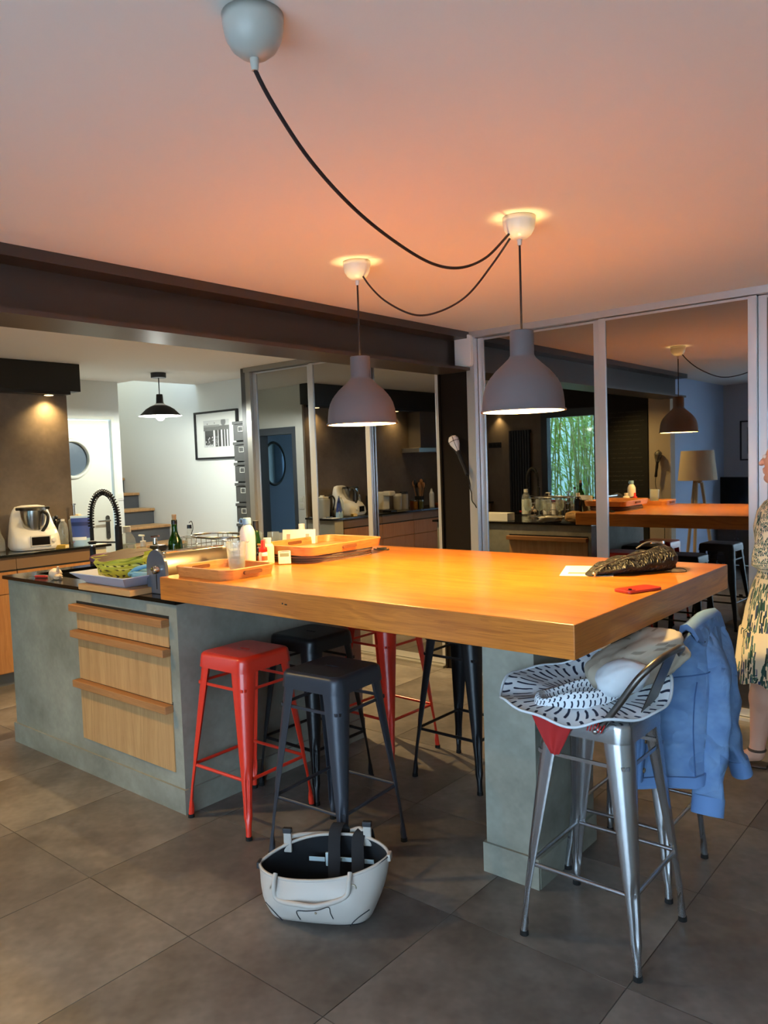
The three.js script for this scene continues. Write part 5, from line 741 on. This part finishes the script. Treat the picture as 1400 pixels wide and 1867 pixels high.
{ // wire dish rack with crockery
  const r = thing('dish_rack', 'chrome wire dish rack on the island', 'dish rack', [-.36, WT, 2.0]); const w = [];
  for (const y of [.02, .09, .15, .20]) w.push(tube([V(-.19, y, -.13), V(.19, y, -.13), V(.19, y, .13), V(-.19, y, .13)].flatMap((p, i, a) => [p, p.clone().lerp(a[(i + 1) % 4], .5)]), .0028, 60, 5, true));
  for (let k = 0; k < 9; k++) { const x = -.18 + k * .045; w.push(rod(V(x, .02, .13), V(x, .2, .13), .002, 5), rod(V(x, .02, -.13), V(x, .2, -.13), .002, 5)); } for (let k = 0; k < 6; k++) { const z = -.13 + k * .052; w.push(rod(V(.19, .02, z), V(.19, .2, z), .002, 5), rod(V(-.19, .02, z), V(.19, .02, z), .002, 5)); }
  part('wire_frame', w, M.chrome, r); part('plate_rim', new THREE.TorusGeometry(.15, .006, 6, 40).rotateX(Math.PI / 2).scale(1.3, 1, .9).translate(0, .205, 0), M.steel, r);
  const cup = (n, x, z, m, l) => { const t = thing('mug', l, 'mug', [x, WT + .024, z]); part('cup', lathe([[0, .0], [.032, 0], [.036, .01], [.038, .12], [.036, .12], [.033, .012], [0, .01]], 24), m, t); part('handle', new THREE.TorusGeometry(.026, .005, 8, 18, Math.PI).rotateZ(-Math.PI / 2).translate(.037, .06, 0), m, t); };
  cup(0, -.47, 2.06, M.whitePlastic, 'white mug at the left of the dish rack'); cup(1, -.38, 2.06, M.whitePlastic, 'white mug in the middle of the dish rack'); cup(2, -.27, 2.06, M.black, 'black mug in the dish rack'); 
  const p = thing('saucepan', 'steel saucepan with a black handle behind the small tray', 'saucepan', [-.03, WT, 1.93]); part('pan_body', lathe([[0, 0], [.085, 0], [.09, .006], [.092, .09], [.095, .092], [.09, .092], [.087, .01], [0, .006]], 36), M.steel, p); part('handle', [capRod(V(.03, .084, .085), V(.06, .10, .26), .010)], M.black, p, 'black handle');
  const e = thing('envelope', 'white and pink envelope standing behind the larger tray', 'envelope', [.09, WT, 1.82], .5); part('sheet', box(.19, .235, .004, 0, .118, 0).rotateX(-.16), M.paper, e); part('stamp_print', [box(.02, .16, .001, -.06, .13, .0028), box(.02, .16, .001, .05, .13, .0028)].map((g) => g.rotateX(-.16)), mat(0xe0a59a, .7), e, 'faint pink print'); part('backing', box(.2, .2, .02, .0, .1, -.028, .002).rotateX(-.16), mat(0xb0a890, .8), e, 'grey box behind it');
  lathed('dark_bottle', 'dark bottle with a white cap behind the envelope', 'bottle', [.03, WT, 1.725], [[0, 0], [.033, 0], [.035, .004], [.035, .19], [.02, .225], [0, .226]], M.blackGloss, (t) => part('cap', [cyl(.018, .018, .03, 0, .243, 0), cyl(.02, .02, .004, 0, .226, 0)], M.whitePlastic, t, 'white cap'));
}
{ // back of the island, seen in the mirror
  for (const [x, z, k] of [[-.46, 1.68, 0], [-.36, 1.72, 1], [-.26, 1.68, 2], [-.14, 1.70, 3]]) { const g = thing('wine_glass', ['left', 'second', 'third', 'right'][k] + ' wine glass in the row at the mirror side of the island', 'glass', [x, WT, z], 0, 'wine glasses at the back of the island'); part('bowl', lathe([[.004, .085], [.03, .1], [.04, .14], [.034, .2], [.033, .2], [.038, .14], [.028, .102], [0, .088]], 28), M.clear, g); part('stem', [cyl(.004, .004, .085, 0, .044, 0, 10), cyl(.034, .032, .004, 0, .002, 0)], M.clear, g); }
  const t = thing('carton', 'low white carton tray at the mirror side of the island', 'carton', [-.78, WT, 1.66], .05); part('wall', [box(.30, .07, .004, 0, .035, .06), box(.30, .07, .004, 0, .035, -.06), box(.004, .07, .12, .148, .035, 0), box(.004, .07, .12, -.148, .035, 0), box(.29, .004, .12, 0, .003, 0)], M.whitePlastic, t);
  const n = thing('newspaper', 'folded newspapers at the mirror side of the island', 'newspaper', [-1.15, WT, 1.72], .2); part('pages', [0, 1, 2, 3].map((k) => box(.30, .005, .2, .01 * (k % 2), .003 + k * .006, 0)), mat(0xb9b6ad, .8), n);
  single('paper_wrap', [pouch(.17, .10, .14, .16, 5, 71, .7).translate(0, .052, 0)], mat(0xb58a50, .7), 'crumpled brown paper wrapper at the mirror side of island', 'wrapper', [.07, WT, 1.585], .3);
  single('foil_wrap', [pouch(.22, .06, .12, .2, 6, 72, .7).translate(0, .03, 0)], mat(0x9a968c, .35, .4), 'grey foil wrapper beside the brown paper wrapper', 'wrapper', [-.16, WT, 1.55], -.2);
  lathed('green_bottle', 'dark green bottle among the things at the back of the island', 'bottle', [.12, WT, 2.14], [[0, 0], [.035, 0], [.037, .005], [.037, .18], [.016, .24], [.014, .3], [0, .3]], M.greenGlass, (t) => part('capsule', cyl(.0155, .0155, .05, 0, .285, 0), M.black, t));
}
// ------------------------------------------------------------------ things on the wall counter
{ // food processor
  const f = thing('food_processor', 'white food processor with a steel bowl and screen', 'food processor', [-2.87, WT, 1.865], Math.PI / 2 - .28), W = M.whitePlastic;
  // local: x across (picture right), z to the front
  const ring = (y, hw, z0, z1, e = .55) => ellipse(V(0, y, (z0 + z1) / 2), hw, (z1 - z0) / 2, 36, V(1, 0, 0), V(0, 0, 1), e);
  part('housing', loft([ring(.004, .17, -.15, .16), ring(.03, .185, -.16, .175), ring(.09, .18, -.16, .165), ring(.14, .172, -.158, .13), ring(.19, .162, -.155, .02), ring(.25, .15, -.15, -.04), ring(.30, .135, -.145, -.06), ring(.335, .11, -.14, -.075), ring(.345, .06, -.125, -.09)].reverse()), W, f, 'white plastic housing');
  part('bowl', lathe([[0, .11], [.05, .112], [.075, .15], [.092, .26], [.095, .31], [.092, .31], [.072, .155], [0, .118]], 36).translate(.0, 0, .03), M.steel, f, 'steel mixing bowl'); part('lid', [cyl(.098, .09, .02, 0, .318, .03, 36), box(.25, .024, .03, 0, .322, .03, .008)], M.black, f, 'black lid and locking arms'); part('bowl_handle', tube([V(.06, .30, .10), V(.085, .27, .145), V(.075, .20, .15), V(.045, .14, .11)], .013, 24, 8), M.black, f, 'black bowl handle');
  part('screen_bezel', box(.15, .085, .012, .02, .072, .172, .004).rotateX(0), mat(0xcfcac0, .3), f); part('screen', box(.13, .062, .004, .02, .074, .1785, .001), M.blackGloss, f, 'dark screen'); part('dial', cyl(.016, .016, .012, 0, 0, 0, 20).rotateX(Math.PI / 2).translate(.118, .075, .168), W, f);
}
{
  const k = thing('kettle', 'black kettle beside the white food processor', 'kettle', [-3.0, WT, 1.605]); part('kettle_body', lathe([[0, 0], [.07, 0], [.072, .01], [.066, .12], [.052, .2], [.04, .215], [0, .222]], 32), M.blackGloss, k); part('handle', tube([V(.03, .21, .03), V(.06, .235, .06), V(.085, .18, .08), V(.07, .07, .065)], .01, 24, 8), M.black, k); part('spout', tube([V(-.04, .15, -.04), V(-.075, .19, -.06)], .014, 8, 8), M.black, k); part('knob', sph(.014, 0, .232, 0), M.black, k);
  const c = thing('storage_container', 'translucent white storage container on the counter end', 'container', [-2.90, WT, 1.465]); part('tub', loft([ellipse(V(0, 0, 0), .075, .055, 28, undefined, undefined, .5), ellipse(V(0, .2, 0), .085, .062, 28, undefined, undefined, .5), ellipse(V(0, .215, 0), .07, .05, 28, undefined, undefined, .6)].reverse()), phys({ color: 0xd2d0c4, roughness: .5, transmission: .4, thickness: 0 }), c); part('lid', [box(.12, .018, .09, 0, .225, 0, .006), box(.05, .02, .03, 0, .24, 0, .006)], M.cream, c, 'cream lid');
  const btx = canvasTex(128, 192, (x, W, H) => { x.fillStyle = '#3b4f9a'; x.fillRect(0, 0, W, H); x.fillStyle = '#9fc4e6'; x.fillRect(0, 0, W, 66); x.fillStyle = '#e8eef4'; x.fillRect(20, 50, 88, 22); x.fillStyle = '#d2402c'; x.font = 'bold 34px sans-serif'; x.fillText('OL', 40, 40); x.fillStyle = '#22306a'; x.fillRect(0, 130, W, 30); x.fillStyle = '#f2f2f2'; x.fillRect(54, 80, 16, 16); });
  const b = thing('dishwasher_pouch', 'blue and white dishwasher tablet pouch on the counter', 'pouch', [-2.72, WT, 1.545], .9); part('pouch_body', loft([ellipse(V(0, 0, 0), .065, .04, 28, undefined, undefined, .7), ellipse(V(0, .06, 0), .07, .038, 28, undefined, undefined, .8), ellipse(V(0, .16, 0), .074, .022, 28), ellipse(V(0, .225, 0), .078, .004, 28)].reverse()), mat(0xffffff, .3, 0, { map: btx }), b, 'blue printed pouch'); part('seal', box(.155, .02, .003, 0, .232, 0), mat(0xbcd8ee, .3), b);
  const bt = lathed('mineral_water_bottle', 'clear plastic water bottle on the counter end', 'bottle', [-2.80, WT, 1.655], [[0, 0], [.036, 0], [.038, .01], [.036, .06], [.038, .11], [.036, .15], [.03, .18], [.014, .205], [0, .207]], M.clear, (t) => part('cap', cyl(.015, .015, .016, 0, .214, 0), M.whitePlastic, t));
  const yb = thing('matchbox', 'small yellow box lying on the counter', 'box', [-2.68, WT, 1.74], .5); part('sleeve', box(.10, .028, .05, 0, .014, 0, .002), mat(0xd0a83c, .6), yb); part('drawer', box(.104, .02, .044, 0, .014, 0), mat(0xe4d8b4, .7), yb);
  const ph = thing('paper_notes', 'white notes with a dark pad at the counter end', 'paper', [-2.73, WT + .0005, 1.425]); part('sheet', box(.16, .003, .12, 0, .0015, 0), M.paper, ph); part('pad', box(.06, .012, .05, -.03, .009, 0, .002), M.slate, ph);
  const tr = thing('towel_pole', 'steel kitchen roll pole at the counter end', 'holder', [-3.05, WT, 1.42]); part('pole', [cyl(.011, .011, .32, 0, .165, 0), cyl(.018, .018, .012, 0, .325, 0)], M.steel, tr); part('foot', cyl(.06, .06, .01, 0, .005, 0), M.steel, tr);
  lathed('glass_decanter', 'small glass bottle at the left picture edge on the counter', 'bottle', [-2.93, WT, 2.115], [[0, 0], [.045, 0], [.048, .01], [.045, .09], [.022, .14], [.016, .2], [0, .2]], M.clear, (t) => part('stopper', cyl(.016, .014, .03, 0, .215, 0), M.steel, t));
  const cm = thing('coffee_machine', 'black and cream coffee machine on the counter', 'coffee machine', [-2.86, WT, 2.42], Math.PI / 2); part('case', [box(.13, .22, .20, 0, .13, -.05, .02), box(.12, .06, .12, 0, .22, .09, .02)], M.cream, cm); part('drip_tray', box(.12, .02, .13, 0, .011, .1, .004), M.black, cm); part('tank', box(.1, .18, .06, 0, .11, -.16, .01), M.black, cm);
  for (const [z, k] of [[2.72, 0], [2.85, 1]]) { const j = thing('canister', k ? 'taller grey canister on the counter, right of the pair in the mirror' : 'grey canister next to the coffee machine', 'canister', [-2.88, WT, z], 0, 'grey canisters'); part('tin', lathe([[0, 0], [.05, 0], [.052, .004], [.052, .17 + k * .02], [0, .17 + k * .02]], 28), mat(0xa39d92, .4), j); part('lid', cyl(.054, .052, .03, 0, .187 + k * .02, 0), k ? M.black : M.cream, j); }
  for (const [z, x, k] of [[2.98, -2.8, 0], [3.06, -2.92, 1], [3.02, -2.74, 2]]) { const j = thing('spice_jar', ['short spice jar with amber filling', 'spice jar against the plaster wall', 'spice jar at the worktop edge'][k] + ' near the utensils', 'jar', [x, WT, z], 0, 'spice jars'); part('jar_glass', cyl(.028, .028, .09, 0, .046, 0), phys({ color: [0xb07a3c, 0x8a4a2c, 0x6a6a3c][k], roughness: .1, transmission: .4, thickness: 0 }), j); part('lid', cyl(.029, .029, .018, 0, .1, 0), M.steel, j); }
  const u = thing('utensil_pot', 'black pot full of kitchen utensils on the counter', 'utensil pot', [-2.88, WT, 3.17]); part('pot', lathe([[0, 0], [.055, 0], [.06, .15], [.056, .15], [.052, .01], [0, .008]], 28), M.blackMatt, u); for (let k = 0; k < 7; k++) { const a = k * .9, tx = Math.cos(a) * .07, tz = Math.sin(a) * .07, h = .26 + .02 * (k % 3); part('utensil', [capRod(V(tx * .3, .02, tz * .3), V(tx, h, tz), .006), pouch(.05, .075, .014, .04, 3, k + 5, .9, 14).translate(tx, h + .03, tz)], k % 2 ? M.black : M.oakDark, u); }
  lathed('spray_bottle', 'tall white spray can beside the utensil pot', 'bottle', [-2.78, WT, 3.3], [[0, 0], [.03, 0], [.032, .004], [.032, .17], [.022, .195], [0, .2]], M.whitePlastic, (t) => part('cap', [cyl(.018, .014, .03, 0, .21, 0), sph(.012, 0, .23, 0)], M.whitePlastic, t));
  single('snack_packet', pouch(.16, .05, .1, .16, 6, 91, .7).translate(0, .026, 0), mat(0xc8642c, .5), 'orange snack packet lying on the counter', 'packet', [-2.76, WT, 3.45], .4);
  const pb = thing('paper_bag', 'brown paper grocery bag at the far end of counter', 'paper bag', [-2.84, WT, 4.15], .2); part('sack', loft([[0, .11, .08], [.1, .112, .083], [.2, .108, .075], [.27, .12, .05]].map(([y, a, b2], i) => ellipse(V(0, y, 0), a, b2, 28, undefined, undefined, .45)).reverse()), mat(0x9a6a38, .85), pb); part('fold', box(.22, .05, .012, 0, .28, 0, .004), mat(0x8a5c30, .85), pb);
  single('fruit_bag', pouch(.26, .1, .2, .12, 5, 95, .8).translate(0, .05, 0), mat(0x7a3a24, .5), 'dark red bag of produce in front of the paper bag', 'bag', [-2.80, WT, 3.85], .4);
  single('bread_bag', pouch(.24, .09, .16, .14, 5, 97, .8).translate(0, .045, 0), mat(0xa88a64, .6), 'pale bag of bread on the counter', 'bag', [-2.80, WT, 3.63], .8);
}
renderer.render(scene, camera);
